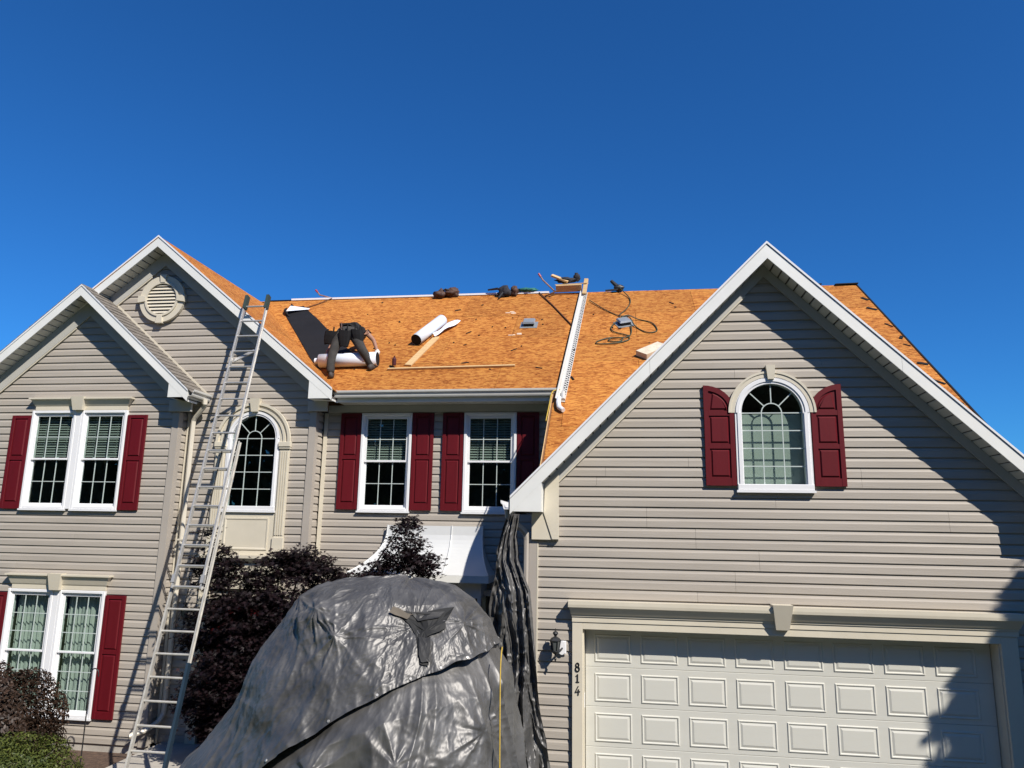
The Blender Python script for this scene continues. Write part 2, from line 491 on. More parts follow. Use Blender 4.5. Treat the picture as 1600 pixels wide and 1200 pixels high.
def wall(Y, xl, xr, z0, z1, phase, holes, label, seams=0, depth=0.13, seed=1):
    """one face of the house in a plane of constant y: sheathing behind, one vinyl siding course after another in front.
       xl, xr: outline as functions of z; holes: functions (za, zb) -> (xa, xb) or None plus their z breaks"""
    rnd = random.Random(seed)
    back = MB()
    k0 = math.floor((z0 - phase) / COURSE)
    k1 = math.ceil((z1 - phase) / COURSE)
    planks = []
    for k in range(k0, k1):
        base = phase + k * COURSE
        za, zb = max(base, z0), min(base + COURSE, z1)
        if zb - za < 0.004:
            continue
        cuts = {za, zb}
        for h, breaks in holes:
            for q in breaks:
                if za + 0.004 < q < zb - 0.004:
                    cuts.add(q)
        cuts = sorted(cuts)
        for a, b in zip(cuts, cuts[1:]):
            spans = [((xl(a), xl(b)), (xr(a), xr(b)))]
            for h, _ in holes:
                r = h(a, b)
                if not r:
                    continue
                ns = []
                for L_, R_ in spans:
                    if r[0] > min(L_) and r[0] < max(R_) or r[1] > min(L_) and r[1] < max(R_):
                        if r[0] > max(L_):
                            ns.append((L_, (r[0], r[0])))
                        if r[1] < min(R_):
                            ns.append(((r[1], r[1]), R_))
                    else:
                        ns.append((L_, R_))
                spans = ns
            for L_, R_ in spans:
                if R_[0] - L_[0] < 0.012:
                    continue
                R2 = (R_[0], max(R_[1], L_[1] + 0.002))
                back.add([(L_[0], Y + 0.013, a), (R2[0], Y + 0.013, a), (R2[1], Y + 0.013, b), (L_[1], Y + 0.013, b),
                          (L_[0], Y + depth, a), (R2[0], Y + depth, a), (R2[1], Y + depth, b), (L_[1], Y + depth, b)],
                         [(0, 1, 2, 3), (7, 6, 5, 4), (0, 3, 7, 4), (1, 5, 6, 2)])
                # butt joints: two courses of one vinyl panel share a joint
                cutx = []
                if seams and R2[0] - L_[0] > 2.2:
                    pr = (k // 2)
                    rr = random.Random(seed * 1000 + pr)
                    x = L_[0] + rr.uniform(0.5, 3.2)
                    while x < R2[0] - 0.5:
                        cutx.append(x)
                        x += 3.66
                edges = [L_] + [(c, c) for c in cutx] + [R2]
                for i in range(len(edges) - 1):
                    A, B = edges[i], edges[i + 1]
                    g = 0.0012
                    A = (A[0] + (g if i > 0 else 0), A[1] + (g if i > 0 else 0))
                    B = (B[0] - (g if i < len(edges) - 2 else 0), B[1] - (g if i < len(edges) - 2 else 0))
                    planks.append((a - base, b - base, base, A, B))
    wo = back.build('wall', M_BACK, house, fix=False)
    wo['label'] = label
    for u0, u1, base, A, B in planks:
        us = [u0] + [u for u, _ in PROFILE if u0 + 1e-5 < u < u1 - 1e-5] + [u1]
        v, f = [], []
        dz = rnd.uniform(-0.0006, 0.0006)
        for side in (A, B):
            for u in us:
                t = (u - u0) / (u1 - u0)
                x = side[0] + (side[1] - side[0]) * t
                v.append((x, Y - prof_at(u) + dz, base + u))
        n = len(us)
        for i in range(n - 1):
            f.append((i, i + n, i + n + 1, i + 1))
        # folded-in lower lip and ends
        b0 = len(v)
        v += [(A[0], Y + 0.011, base + u0), (B[0], Y + 0.011, base + u0), (A[1], Y + 0.011, base + u1), (B[1], Y + 0.011, base + u1)]
        f.append((0, b0, b0 + 1, n))
        f.append(tuple(list(range(n - 1, -1, -1)) + [b0, b0 + 2][::-1][::-1]) if False else tuple([b0] + list(range(0, n)) + [b0 + 2]))
        f.append(tuple([b0 + 3] + list(range(2 * n - 1, n - 1, -1)) + [b0 + 1]))
        mesh_obj('siding_plank', v, f, SIDING, wo)
    return wo

def rect_hole(x0, x1, z0, z1):
    def h(a, b):
        return (x0, x1) if a >= z0 - 0.003 and b <= z1 + 0.003 else None
    return (h, (z0, z1))
def arch_hole(cx, hw, z0, zs):
    def h(a, b):
        if b <= z0 + 0.003 or a >= zs + hw - 0.01:
            return None
        if a < zs:
            return (cx - hw, cx + hw)
        q = math.sqrt(max(0, hw * hw - (a - zs) ** 2))
        return (cx - q, cx + q) if q > 0.03 else None
    return (h, (z0, zs))

const = lambda c: (lambda z: c)
G_CX, G_AP = 1.945, 7.15      # garage gable: axis, apex of siding
wall(9.95, lambda z: max(-1.10, G_CX - (G_AP - z)), lambda z: min(4.99, G_CX + (G_AP - z)), 0.05, 7.12, 5.04,
     [arch_hole(1.9625, 0.425, 4.27, 5.235), rect_hole(-0.52, 4.44, 0.0, 2.47)], 'beige siding on the garage gable wall', seams=1, seed=3)
B_CX, B_AP, B_P = -9.60, 7.50, 0.86
wall(11.93, lambda z: max(-11.50, B_CX - (B_AP - z) / B_P), lambda z: min(-7.74, B_CX + (B_AP - z) / B_P), 0.14, 7.46, 5.10,
     [rect_hole(-10.44, -8.66, 3.95, 5.59), rect_hole(-10.42, -8.67, 0.57, 2.49)], 'beige siding on the projecting wing with paired windows', seams=1, seed=5)
V_CX, V_AP, V_P = -8.39, 8.52, 0.82
def blk_roof_z(x):
    return 7.90 - B_P * abs(x - B_CX)
wall(12.2, lambda z: (-7.66 if z < 5.6 else max(-11.5, V_CX - (V_AP - z) / V_P)), lambda z: min(-5.32, V_CX + (V_AP - z) / V_P), 0.14, 8.48, 5.11,
     [arch_hole(-6.34, 0.45, 3.97, 5.17), rect_hole(-6.90, -5.80, 0.16, 2.45)], 'beige siding on the tall entry gable wall', seams=0, seed=7)
wall(12.52, const(-5.14), const(-1.03), 0.14, 5.80, 4.99,
     [rect_hole(-4.46, -3.625, 4.0, 5.62), rect_hole(-2.615, -1.78, 4.0, 5.62), rect_hole(-3.9, -2.3, 1.0, 2.6)],
     'beige siding on the recessed middle wall', seams=0, seed=9)
# short return walls between the planes (siding seen on edge)
def return_wall(X, ya, yb, z0, z1, phase, label):
    back = MB().box(X - 0.12, X - 0.012, ya + 0.02, yb, z0, z1).build('wall', M_BACK, house)
    back['label'] = label
    k0 = math.floor((z0 - phase) / COURSE)
    for k in range(k0, math.ceil((z1 - phase) / COURSE)):
        base = phase + k * COURSE
        a, b = max(base, z0), min(base + COURSE, z1)
        if b - a < 0.01: continue
        us = [a - base] + [u for u, _ in PROFILE if a - base < u < b - base] + [b - base]
        v = [(X + prof_at(u), y, base + u) for y in (ya, yb) for u in us]
        n = len(us)
        f = [(i, i + n, i + n + 1, i + 1) for i in range(n - 1)]
        v += [(X, ya, a), (X, yb, a)]
        f.append((0, 2 * n, 2 * n + 1, n))
        mesh_obj('siding_plank', v, f, SIDING, back)
return_wall(-7.655, 12.02, 12.19, 0.14, 5.62, 5.10, 'narrow siding return beside the downspout')
return_wall(-5.235, 12.29, 12.51, 0.14, 5.66, 5.11, 'narrow siding return beside the middle wall')
# garage left side wall, back and outer walls close the shell
def shell(x0, x1, y0, y1, z0, z1, label):
    o = MB().box(x0, x1, y0, y1, z0, z1).build('wall', SIDING, house)
    o['label'] = label
shell(-1.13, -1.01, 10.08, 12.50, 0.0, 4.2, 'plain side wall of the garage')
shell(-11.62, -11.50, 11.95, 20.0, 0.0, 5.75, 'outer end wall')
shell(5.00, 5.12, 9.97, 20.0, 0.0, 4.0, 'outer garage wall')
shell(-11.62, 5.12, 20.0, 20.12, 0.0, 6.0, 'rear wall')
MB().box(-11.4, -1.2, 12.8, 19.9, 2.8, 3.0).build('upper_floor', M_ROOM, house)
MB().box(-11.4, -1.2, 15.2, 15.3, 0.0, 5.7).build('inner_wall', M_ROOM, house)
MB().box(-0.9, 4.9, 10.2, 16.0, 3.0, 3.2).build('upper_floor', M_ROOM, house)
MB().box(-0.9, 4.9, 12.6, 12.7, 3.2, 6.0).build('inner_wall', M_ROOM, house)
MB().box(0.2, 3.7, 10.2, 12.6, 5.72, 5.76).build('ceiling', M_ROOM, house)
MB().box(-11.4, -1.2, 12.75, 15.2, 5.70, 5.74).build('ceiling', M_ROOM, house)
# foundation strip
for x0, x1, y0, y1 in ((-11.55, -7.66, 11.945, 12.1), (-7.60, -5.24, 12.215, 12.4), (-5.20, -1.1, 12.535, 12.7), (-1.15, -0.66, 9.965, 10.1)):
    MB().box(x0, x1, y0, y1, -0.2, 0.135).build('foundation', M_CONC, house)

# corner posts
def post(x0, x1, y0, y1, z0, z1, m=M_POST):
    p = MB()
    p.box(x0, x1, y0, y1, z0, z1)
    o = p.build('corner_post', m, house)
    return o
post(-7.755, -7.632, 11.905, 12.03, 0.13, 5.60)
post(-5.345, -5.222, 12.175, 12.30, 0.13, 5.64)
post(-1.192, -1.09, 9.925, 10.09, 0.13, 3.56)
MB().box(-5.20, -5.135, 12.49, 12.545, 0.13, 5.66).build('inside_corner_trim', M_TRIM, house)
MB().box(-1.088, -1.07, 9.922, 9.948, 0.13, 3.50).build('corner_bead', M_TRIM, house)
MB().box(-7.63, -7.585, 12.172, 12.198, 0.13, 5.62).build('inside_corner_trim', M_TRIM, house)

# ------------------------------------------------------------------ gables: rake boards, returns, soffits, friezes
def gable(cx, apex, p, xl, xr, yf, yw, drop, frieze_ap, ret_z, ret_in, label, left_end=True, oh_soff=None):
    """cx axis, apex top of the rake, slope p, ends xl and xr, fascia plane yf, wall plane yw, vertical height of board"""
    for s, xe in ((-1, xl), (1, xr)):
        ze = apex - p * abs(xe - cx)
        xi = cx
        m = MB()
        # board in two lengths with a visible butt joint
        xm = cx + (xe - cx) * 0.46
        def q(x, dz=0.0): return (x, apex - p * abs(x - cx) - dz)
        for a, b in ((cx, xm - s * 0.0015), (xm + s * 0.0015, xe)):
            pl = [q(a), q(b), q(b, drop), q(a, drop)]
            m.prism(pl if s > 0 else pl[::-1], yf, yf + 0.022)
        fo = m.build('rake_board', M_FASCIA, house)
        # drip edge along the top
        d = MB()
        pl = [q(cx, -0.012), q(xe, -0.012), q(xe, 0.022), q(cx, 0.022)]
        d.prism(pl if s > 0 else pl[::-1], yf - 0.012, yf - 0.001)
        d.build('drip_edge', M_WHITE, fo)
        # boxed return at the eave
        ri = ret_in if s > 0 else 2 * cx - ret_in
        if (s < 0 and not left_end):
            pass
        else:
            zi = apex - p * abs(ri - cx) - drop
            pl = [(xe, ze - drop - 0.001), (xe, ret_z), (ri, ret_z), (ri, zi - 0.001)]
            r = MB().prism(pl if s < 0 else pl[::-1], yf + 0.002, yw - 0.022)
            r.build('eave_return', M_FASCIA, house)
        # soffit made of narrow vented strips
        so = MB()
        L = abs(xe - cx)
        n = int(L * math.sqrt(1 + p * p) / 0.135)
        x_end = L if not (ri is None) else L
        for i in range(n):
            a0, a1 = L * i / n, L * (i + 1) / n - 0.018
            xa, xb = cx + s * a0, cx + s * a1
            if (s > 0 and xb > ri + 0.02) or (s < 0 and xb < ri - 0.02):
                continue
            za, zb = apex - p * a0 - drop + 0.012, apex - p * a1 - drop + 0.012
            so.hexa([(xa, yf + 0.023, za), (xb, yf + 0.023, zb), (xb, yw - 0.003, zb), (xa, yw - 0.003, za),
                     (xa, yf + 0.023, za + 0.012), (xb, yf + 0.023, zb + 0.012), (xb, yw - 0.003, zb + 0.012), (xa, yw - 0.003, za + 0.012)])
        so.build('soffit', M_SOFFIT, house)
        # dark lining above the soffit
        li = MB()
        xa, xb = cx, xe
        za, zb = apex - drop + 0.034, apex - p * L - drop + 0.034
        li.hexa([(xa, yf + 0.024, za), (xb, yf + 0.024, zb), (xb, yw + 0.1, zb), (xa, yw + 0.1, za),
                 (xa, yf + 0.024, za + 0.02), (xb, yf + 0.024, zb + 0.02), (xb, yw + 0.1, zb + 0.02), (xa, yw + 0.1, za + 0.02)])
        li.build('soffit_lining', M_BACK, house)
        # frieze board under the soffit on the wall
        top = apex - drop + 0.008
        x2 = ri
        pl = [(cx, top), (x2, top - p * abs(x2 - cx)), (x2, frieze_ap - p * abs(x2 - cx)), (cx, frieze_ap)]
        fr = MB().prism(pl if s > 0 else pl[::-1], yw - 0.045, yw - 0.019)
        fr.build('frieze_board', M_FRIEZE, house)
        if s < 0:
            ed = MB().prism([(cx - .25, frieze_ap - p * .25), (x2, frieze_ap - p * abs(x2 - cx)), (x2, frieze_ap - 0.028 - p * abs(x2 - cx)), (cx - .25, frieze_ap - 0.028 - p * .25)][::-1], yw - 0.04, yw - 0.0195)
            ed.build('frieze_trim', M_TRIM, house)

# garage gable
gable(G_CX, 7.448, 1.0, -1.412, 5.302, 9.60, 9.95, 0.222, 7.075, 3.905, 4.895, 'garage')
# projecting wing
gable(B_CX, 7.90, B_P, -11.88, -7.32, 11.59, 11.93, 0.20, 7.40, 5.815, -7.69, 'wing')
# entry gable
gable(V_CX, 8.90, V_P, -11.92, -4.845, 11.86, 12.2, 0.205, 8.43, 5.82, -5.262, 'entry')
# blocks under the returns, on the wall
MB().box(-5.375, -5.02, 12.13, 12.18, 5.645, 5.818, 0.004).build('frieze_block', M_FRIEZE, house)
MB().box(-7.82, -7.40, 11.86, 11.91, 5.61, 5.812, 0.004).build('frieze_block', M_FRIEZE, house)
MB().box(-1.16, -0.80, 9.885, 9.93, 3.55, 3.90, 0.004).build('frieze_block', M_TRIM, house)
MB().prism([(-1.0, 3.90), (-0.885, 3.56), (-0.80, 3.56), (-0.80, 4.42), (-0.985, 4.26)], 9.87, 9.884).build('frieze_block', M_TRIM, house)

# ------------------------------------------------------------------ main eave: gutter, soffit, frieze
def k_gutter(m, a, b, out):
    """K-style gutter from a to b; out = outward horizontal unit vector; a and b are on the back top edge"""
    a, b, out = Vector(a), Vector(b), Vector(out)
    prof = [(0, 0), (0, -0.115), (0.065, -0.115), (0.075, -0.095), (0.082, -0.06), (0.108, -0.035), (0.112, -0.014), (0.112, 0.0), (0.104, 0.0),
            (0.104, -0.012), (0.075, -0.05), (0.066, -0.105), (0.008, -0.105), (0.008, 0)]
    loops = [[tuple(q + out * o + Vector((0, 0, z))) for o, z in prof] for q in (a, b)]
    m.loft(loops)
    return m
g = k_gutter(MB(), (-4.86, 12.10, 5.975), (-1.02, 12.10, 5.985), (0, -1, 0)).build('gutter', M_GUTTER, house)
for x in (-4.858, -1.022):
    MB().prism([(x, 0)], 0, 1) if False else None
cap = MB().add([(-4.87, 12.10, 5.975), (-4.87, 12.10, 5.86), (-4.87, 12.035, 5.86), (-4.87, 12.02, 5.915), (-4.87, 11.99, 5.94), (-4.87, 11.988, 5.975)], [(0, 1, 2, 3, 4, 5)]).build('gutter_cap', M_GUTTER, g)
k_gutter(MB(), (-4.82, 12.10, 5.985), (-4.80, 12.10, 5.985), (0, -1, 0)).build('gutter_seam', M_GUTTER, g)
MB().box(-4.84, -1.04, 12.105, 12.125, 5.79, 5.985).build('fascia_board', M_FASCIA, house)
so = MB()
x = -4.84
while x < -1.06:
    so.box(x, min(x + 0.094, -1.045), 12.128, 12.478, 5.80, 5.812)
    x += 0.10
so.build('soffit', M_SOFFIT, house)
MB().box(-4.84, -1.045, 12.128, 12.62, 5.83, 5.84).build('soffit_lining', M_BACK, house)
MB().box(-5.13, -1.035, 12.475, 12.50, 5.672, 5.798, 0.004).build('frieze_board', M_FRIEZE, house)
# gutter end over the garage eave, wing eave gutter
k_gutter(MB(), (-1.425, 9.62, 4.045), (-1.425, 12.05, 4.045), (-1, 0, 0)).build('gutter', M_WHITE, house)
k_gutter(MB(), (-7.315, 11.60, 5.945), (-7.315, 12.17, 5.945), (1, 0, 0)).build('gutter', M_GUTTER, house)
MB().box(-7.62, -7.33, 11.62, 12.17, 5.80, 5.81).build('soffit', M_SOFFIT, house)
MB().box(-7.328, -7.318, 11.62, 12.17, 5.80, 5.95).build('fascia_board', M_FASCIA, house)

# downspouts (square-ish tube with elbows)
def downspout(pts, m, w=0.075, d=0.055, straps=()):
    mb = MB()
    mb.tube(pts, w / 2 * 1.12, seg=8)
    o = mb.build('downspout', m, house)
    for z, x, y in straps:
        MB().box(x - 0.05, x + 0.05, y - 0.045, y + 0.05, z, z + 0.03).build('strap', m, o)
    return o
downspout([(-7.22, 11.99, 5.84), (-7.22, 11.99, 5.76), (-7.25, 12.03, 5.72), (-7.44, 12.10, 5.54), (-7.48, 12.12, 5.48), (-7.485, 12.12, 5.40), (-7.485, 12.12, 0.72),
           (-7.49, 12.11, 0.60), (-7.52, 12.05, 0.50), (-7.62, 11.90, 0.40), (-7.80, 11.72, 0.34)], M_SPOUT, straps=((3.4, -7.485, 12.12), (1.9, -7.485, 12.12)))
downspout([(-1.47, 9.80, 3.935), (-1.46, 9.81, 3.84), (-1.42, 9.83, 3.79), (-1.28, 9.91, 3.68), (-1.235, 9.94, 3.62), (-1.23, 9.95, 3.54), (-1.23, 9.95, 0.2)], M_POST)

# ------------------------------------------------------------------ windows
def light_grid(m, x0, x1, z0, z1, cols, rows, y, w=0.0125):
    for i in range(1, cols):
        x = x0 + (x1 - x0) * i / cols
        m.box(x - w / 2, x + w / 2, y, y + 0.012, z0, z1)
    for j in range(1, rows):
        z = z0 + (z1 - z0) * j / rows
        for i in range(cols):
            xa = x0 + (x1 - x0) * i / cols + (w / 2 if i else 0)
            xb = x0 + (x1 - x0) * (i + 1) / cols - (w / 2 if i < cols - 1 else 0)
            m.box(xa, xb, y + 0.001, y + 0.011, z - w / 2, z + w / 2)

PANE = {}
def pane(parent, x0, x1, z0, z1, y):
    key = (round(x1 - x0, 4), round(z1 - z0, 4))
    if key not in PANE:
        w, h = key
        me = bpy.data.meshes.new('pane')
        me.from_pydata([(0, 0, 0), (w, 0, 0), (w, 0, h), (0, 0, h)], [], [(0, 1, 2, 3)])
        me.materials.append(GLASS)
        PANE[key] = me
    o = bpy.data.objects.new('pane', PANE[key])
    o.location = (x0, y, z0)
    return link(o, parent)

def double_hung(x0, x1, z0, z1, Y, rows=2, blind=None, curtain=False, label=None, mull=None, cat=None):
    """white double-hung window set in a wall at y = Y, outer casing x0..x1, z0..z1"""
    w = MB()
    c = 0.048
    yf = Y - 0.055
    for a, b, lo, hi in ((x0, x0 + c, z0, z1), (x1 - c, x1, z0, z1), (x0 + c, x1 - c, z1 - c, z1), (x0 + c, x1 - c, z0, z0 + c)):
        w.box(a, b, yf, Y + 0.06, lo, hi, 0.006)
    # stepped inner jamb
    j = 0.02
    a0, a1, b0, b1 = x0 + c, x1 - c, z0 + c, z1 - c
    for a, b, lo, hi in ((a0, a0 + j, b0, b1), (a1 - j, a1, b0, b1), (a0 + j, a1 - j, b1 - j, b1), (a0 + j, a1 - j, b0, b0 + j)):
        w.box(a, b, yf + 0.022, Y + 0.08, lo, hi)
    wo = w.build('window', M_WHITE, house, label=label)
    MB().box(x0 - 0.012, x1 + 0.012, yf - 0.012, Y - 0.022, z0 - 0.028, z0 - 0.001).build('sill', M_WHITE, wo)
    a0 += j; a1 -= j; b0 += j; b1 -= j
    zm = (b0 + b1) / 2
    for upper in (True, False):
        lo, hi = (zm - 0.012, b1) if upper else (b0, zm + 0.022)
        y = Y - 0.018 if upper else Y + 0.012
        s = 0.034
        sm = MB()
        for a, b, p, q in ((a0, a0 + s, lo, hi), (a1 - s, a1, lo, hi), (a0 + s, a1 - s, hi - s, hi), (a0 + s, a1 - s, lo, lo + s)):
            sm.box(a, b, y, y + 0.03, p, q, 0.004)
        sm.build('sash', M_WHITE, wo)
        gx0, gx1, gz0, gz1 = a0 + s, a1 - s, lo + s, hi - s
        gm = MB()
        light_grid(gm, gx0, gx1, gz0, gz1, 3, rows, y + 0.007)
        gm.build('grille', M_MUNTIN, wo)
        for i in range(3):
            for r in range(rows):
                pane(wo, gx0 + (gx1 - gx0) * i / 3, gx0 + (gx1 - gx0) * (i + 1) / 3, gz0 + (gz1 - gz0) * r / rows, gz0 + (gz1 - gz0) * (r + 1) / rows, y + 0.013)
    MB().box((x0 + x1) / 2 - 0.16, (x0 + x1) / 2 - 0.12, Y - 0.002, Y + 0.012, zm + 0.022, zm + 0.036).build('sash_lock', M_WHITE, wo)
    MB().box((x0 + x1) / 2 + 0.12, (x0 + x1) / 2 + 0.16, Y - 0.002, Y + 0.012, zm + 0.022, zm + 0.036).build('sash_lock', M_WHITE, wo)
    if blind:
        bm_ = MB()
        z = b1 - 0.03
        while z > blind:
            xa_, xb_ = a0 + .01, a1 - .01
            bm_.hexa([(xa_, Y + .070, z - .014), (xb_, Y + .070, z - .014), (xb_, Y + .073, z - .014), (xa_, Y + .073, z - .014),
                      (xa_, Y + .092, z + .014), (xb_, Y + .092, z + .014), (xb_, Y + .095, z + .014), (xa_, Y + .095, z + .014)])
            z -= 0.044
        for xx in (a0 + .16, a1 - .16):
            bm_.box(xx - .003, xx + .003, Y + .07, Y + .074, blind, b1)
        bm_.build('blind', M_BLIND, wo)
    if curtain:
        v, f = [], []
        nn = 90
        for k in range(nn + 1):
            x = a0 + (a1 - a0) * k / nn
            y = Y + 0.14 + 0.022 * math.sin(k * 0.62) + 0.012 * math.sin(k * 1.51 + 1)
            v += [(x, y, b0 - .02), (x, y + 0.01 * math.sin(k * .3), b1 + .02)]
        f = [(2 * k, 2 * k + 2, 2 * k + 3, 2 * k + 1) for k in range(nn)]
        mesh_obj('curtain', v, f, M_CURT, wo, smooth=True)
    return wo

double_hung(-10.485, -9.605, 3.90, 5.64, 11.93, blind=4.80, label='upper left wing window half with lowered blind')
double_hung(-9.495, -8.615, 3.90, 5.64, 11.93, blind=4.80, label='upper right wing window half with lowered blind')
double_hung(-10.46, -9.595, 0.52, 2.54, 11.93, rows=3, curtain=True, label='lower wing window half with sheer curtain, partly behind the shrub')
double_hung(-9.485, -8.63, 0.52, 2.54, 11.93, rows=3, curtain=True, label='lower wing window half with sheer curtain beside the shutter')
double_hung(-4.50, -3.585, 3.955, 5.66, 12.52, blind=4.78, label='middle wall window nearer the entry gable')
double_hung(-2.655, -1.74, 3.955, 5.66, 12.52, blind=4.80, label='middle wall window nearer the garage')
for zz0, zz1, xa, xb in ((3.90, 5.64, -9.603, -9.497), (0.52, 2.54, -9.593, -9.487)):
    MB().box(xa, xb, 11.88, 11.96, zz0, zz1, 0.006).build('mullion', M_WHITE, house)

def window_head(x0, x1, z0, z1, Y, kx):
    """flared crown over a window pair with a keystone"""
    hm = MB()
    n = 1
    # flat frieze below, flared cap above
    hm.prism([(x0 + .10, z0), (x1 - .10, z0), (x1 - .10, z0 + .07), (x0 + .10, z0 + .07)], Y - 0.05, Y - 0.018)
    prof = [(0.10, 0.050, z0 + .0705), (0.08, 0.062, z0 + .09), (0.035, 0.105, z1 - .045), (0.03, 0.125, z1 - .03), (0.0, 0.135, z1 - .028), (0.0, 0.135, z1)]
    loops = [[(x0 + i, Y - o, z), (x1 - i, Y - o, z), (x1 - i, Y - 0.018, z), (x0 + i, Y - 0.018, z)] for i, o, z in prof]
    hm.loft(loops)
    ho = hm.build('window_head', M_TRIM, house)
    k = MB()
    k.loft([[(kx - .09, Y - .12, z0 - .005), (kx + .09, Y - .12, z0 - .005), (kx + .09, Y - .02, z0 - .005), (kx - .09, Y - .02, z0 - .005)],
            [(kx - .125, Y - .155, z1 + .012), (kx + .125, Y - .155, z1 + .012), (kx + .125, Y - .02, z1 + .012), (kx - .125, Y - .02, z1 + .012)]])
    k.build('keystone', M_TRIM, ho)
window_head(-10.53, -8.52, 5.645, 5.865, 11.93, -9.55)
window_head(-10.50, -8.53, 2.545, 2.80, 11.93, -9.54)

# ------------------------------------------------------------------ shutters
def inset_panel(outline, Y, steps):
    """raised panel: the outline drawn in step by step; steps = (inset, outward)"""
    cx = sum(p[0] for p in outline) / len(outline)
    cz = sum(p[1] for p in outline) / len(outline)
    def shrink(d):
        n = len(outline)
        out = []
        for i in range(n):
            p0, p1, p2 = outline[i - 1], outline[i], outline[(i + 1) % n]
            def nrm(a, b):
                dx, dz = b[0] - a[0], b[1] - a[1]
                l = math.hypot(dx, dz) or 1
                return (-dz / l, dx / l)
            n1, n2 = nrm(p0, p1), nrm(p1, p2)
            bx, bz = n1[0] + n2[0], n1[1] + n2[1]
            k = max(0.35, (bx * bx + bz * bz) / 2)
            out.append((p1[0] + bx / k * d, p1[1] + bz / k * d))
        return out
    mb = MB()
    loops = [[(x, Y - o, z) for x, z in shrink(i)] for i, o in steps]
    n = len(outline)
    v = [p for l in loops for p in l]
    f = [(a * n + k, a * n + (k + 1) % n, (a + 1) * n + (k + 1) % n, (a + 1) * n + k) for a in range(len(loops) - 1) for k in range(n)]
    f.append(tuple((len(loops) - 1) * n + k for k in range(n)))
    return mb.add(v, f)
SH_STEPS = [(0, 0.0), (0.0, 0.001), (0.012, -0.010), (0.020, -0.010), (0.036, -0.001), (0.04, -0.001)]
def shutter(x0, x1, z0, z1, Y, arch=0):
    """panelled shutter; arch = +1 the high side is on the right, -1 on the left, 0 square"""
    w = x1 - x0
    st, rl = 0.062, 0.075
    root = None
    yb, yf = Y - 0.020, Y - 0.050
    if not arch:
        m = MB()
        zm = z0 + (z1 - z0) * 0.535
        m.box(x0, x1, yb + 0.012, yb + 0.0, z0, z1) if False else m.box(x0 + .003, x1 - .003, yb - 0.012, yb, z0 + .003, z1 - .003)
        m.box(x0, x0 + st, yf, yb - .001, z0, z1, 0.004)
        m.box(x1 - st, x1, yf, yb - .001, z0, z1, 0.004)
        for a, b in ((z0, z0 + rl + .035), (zm - .03, zm + .03), (z1 - rl * .75, z1)):
            m.box(x0 + st, x1 - st, yf + .002, yb - .001, a, b)
        root = m.build('shutter', M_SHUT, house)
        pans = [[(x0 + st, z0 + rl + .035), (x1 - st, z0 + rl + .035), (x1 - st, zm - .03), (x0 + st, zm - .03)],
                [(x0 + st, zm + .03), (x1 - st, zm + .03), (x1 - st, z1 - rl * .75), (x0 + st, z1 - rl * .75)]]
    else:
        # quarter-round head: falls from z1 on the outer side
        hs = z1 - 0.33
        n = 10
        def arc(ix, iz):
            """head curve from the high edge to the low edge, drawn in by ix"""
            pts = []
            for k in range(n + 1):
                a = math.pi / 2 * k / n
                t = (w - ix) * math.sin(a)
                zz = hs + (z1 - hs - iz) * math.cos(a)
                pts.append((t, zz))
            return pts
        def X(t): return x0 + t if arch < 0 else x1 - t
        out = [(X(0), z0)] + [(X(t), z) for t, z in arc(0, 0)] + [(X(w), z0)]
        if arch < 0: out = out[::-1]
        m = MB().prism(out, yf + .018, yb)
        inn = [(X(st), hs - .01)] + [(X(max(st, t)), z) for t, z in arc(st, st * 1.1) if t >= st] + [(X(w - st), hs - .01)]
        top_rail = [(X(st), hs - .07), (X(st), hs - .01), (X(w - st), hs - .01), (X(w - st), hs - .07)]
        zA, zB = z0 + .10, hs - .07
        zmid = (zA + zB) / 2
        # face frame
        m.box(x0, x0 + st, yf, yf + .0175, z0, hs - .01 if arch > 0 else hs - .01, 0.003)
        m.box(x1 - st, x1, yf, yf + .0175, z0, hs - .01, 0.003)
        for a, b in ((z0, zA), (zmid - .03, zmid + .03), (hs - .075, hs - .01)):
            m.box(x0 + st, x1 - st, yf + .002, yf + .0175, a, b)
        # curved rim
        oa, ia = arc(0, 0), arc(st, st * 1.1)
        rv, rf_ = [], []
        for (t, z), (t2, z2) in zip(oa, ia):
            rv += [(X(t), yf, z), (X(t2), yf, z2), (X(t), yf + .0175, z), (X(t2), yf + .0175, z2)]
        for k in range(n):
            b = 4 * k
            rf_ += [(b, b + 1, b + 5, b + 4), (b, b + 4, b + 6, b + 2), (b + 1, b + 3, b + 7, b + 5)]
        m.add(rv, rf_)
        m.box(min(X(0), X(st)), max(X(0), X(st)), yf + .0006, yf + .0175, hs - .01, z1 - .005)
        root = m.build('shutter', M_SHUT, house)
        pans = [[(x0 + st, zA), (x1 - st, zA), (x1 - st, zmid - .03), (x0 + st, zmid - .03)],
                [(x0 + st, zmid + .03), (x1 - st, zmid + .03), (x1 - st, hs - .075), (x0 + st, hs - .075)],
                ccw([(p[0], p[1]) for p in inn])]
    for p in pans:
        inset_panel(ccw(p), yf + 0.004, [(0.003, -0.017), (0.012, -0.0175), (0.034, 0.001), (0.037, 0.001)]).build('panel', M_SHUT, root)
    return root
for a, b in ((-10.88, -10.50), (-8.60, -8.225)):
    shutter(a, b, 3.895, 5.555, 11.93)
for a, b in ((-10.85, -10.475), (-8.615, -8.24)):
    shutter(a, b, 0.52, 2.475, 11.93)
for a, b in ((-4.885, -4.51), (-3.575, -3.195), (-3.035, -2.665), (-1.73, -1.355)):
    shutter(a, b, 3.975, 5.655, 12.52)
shutter(1.10, 1.485, 4.275, 5.59, 9.95, arch=-1)
shutter(2.445, 2.83, 4.275, 5.59, 9.95, arch=1)

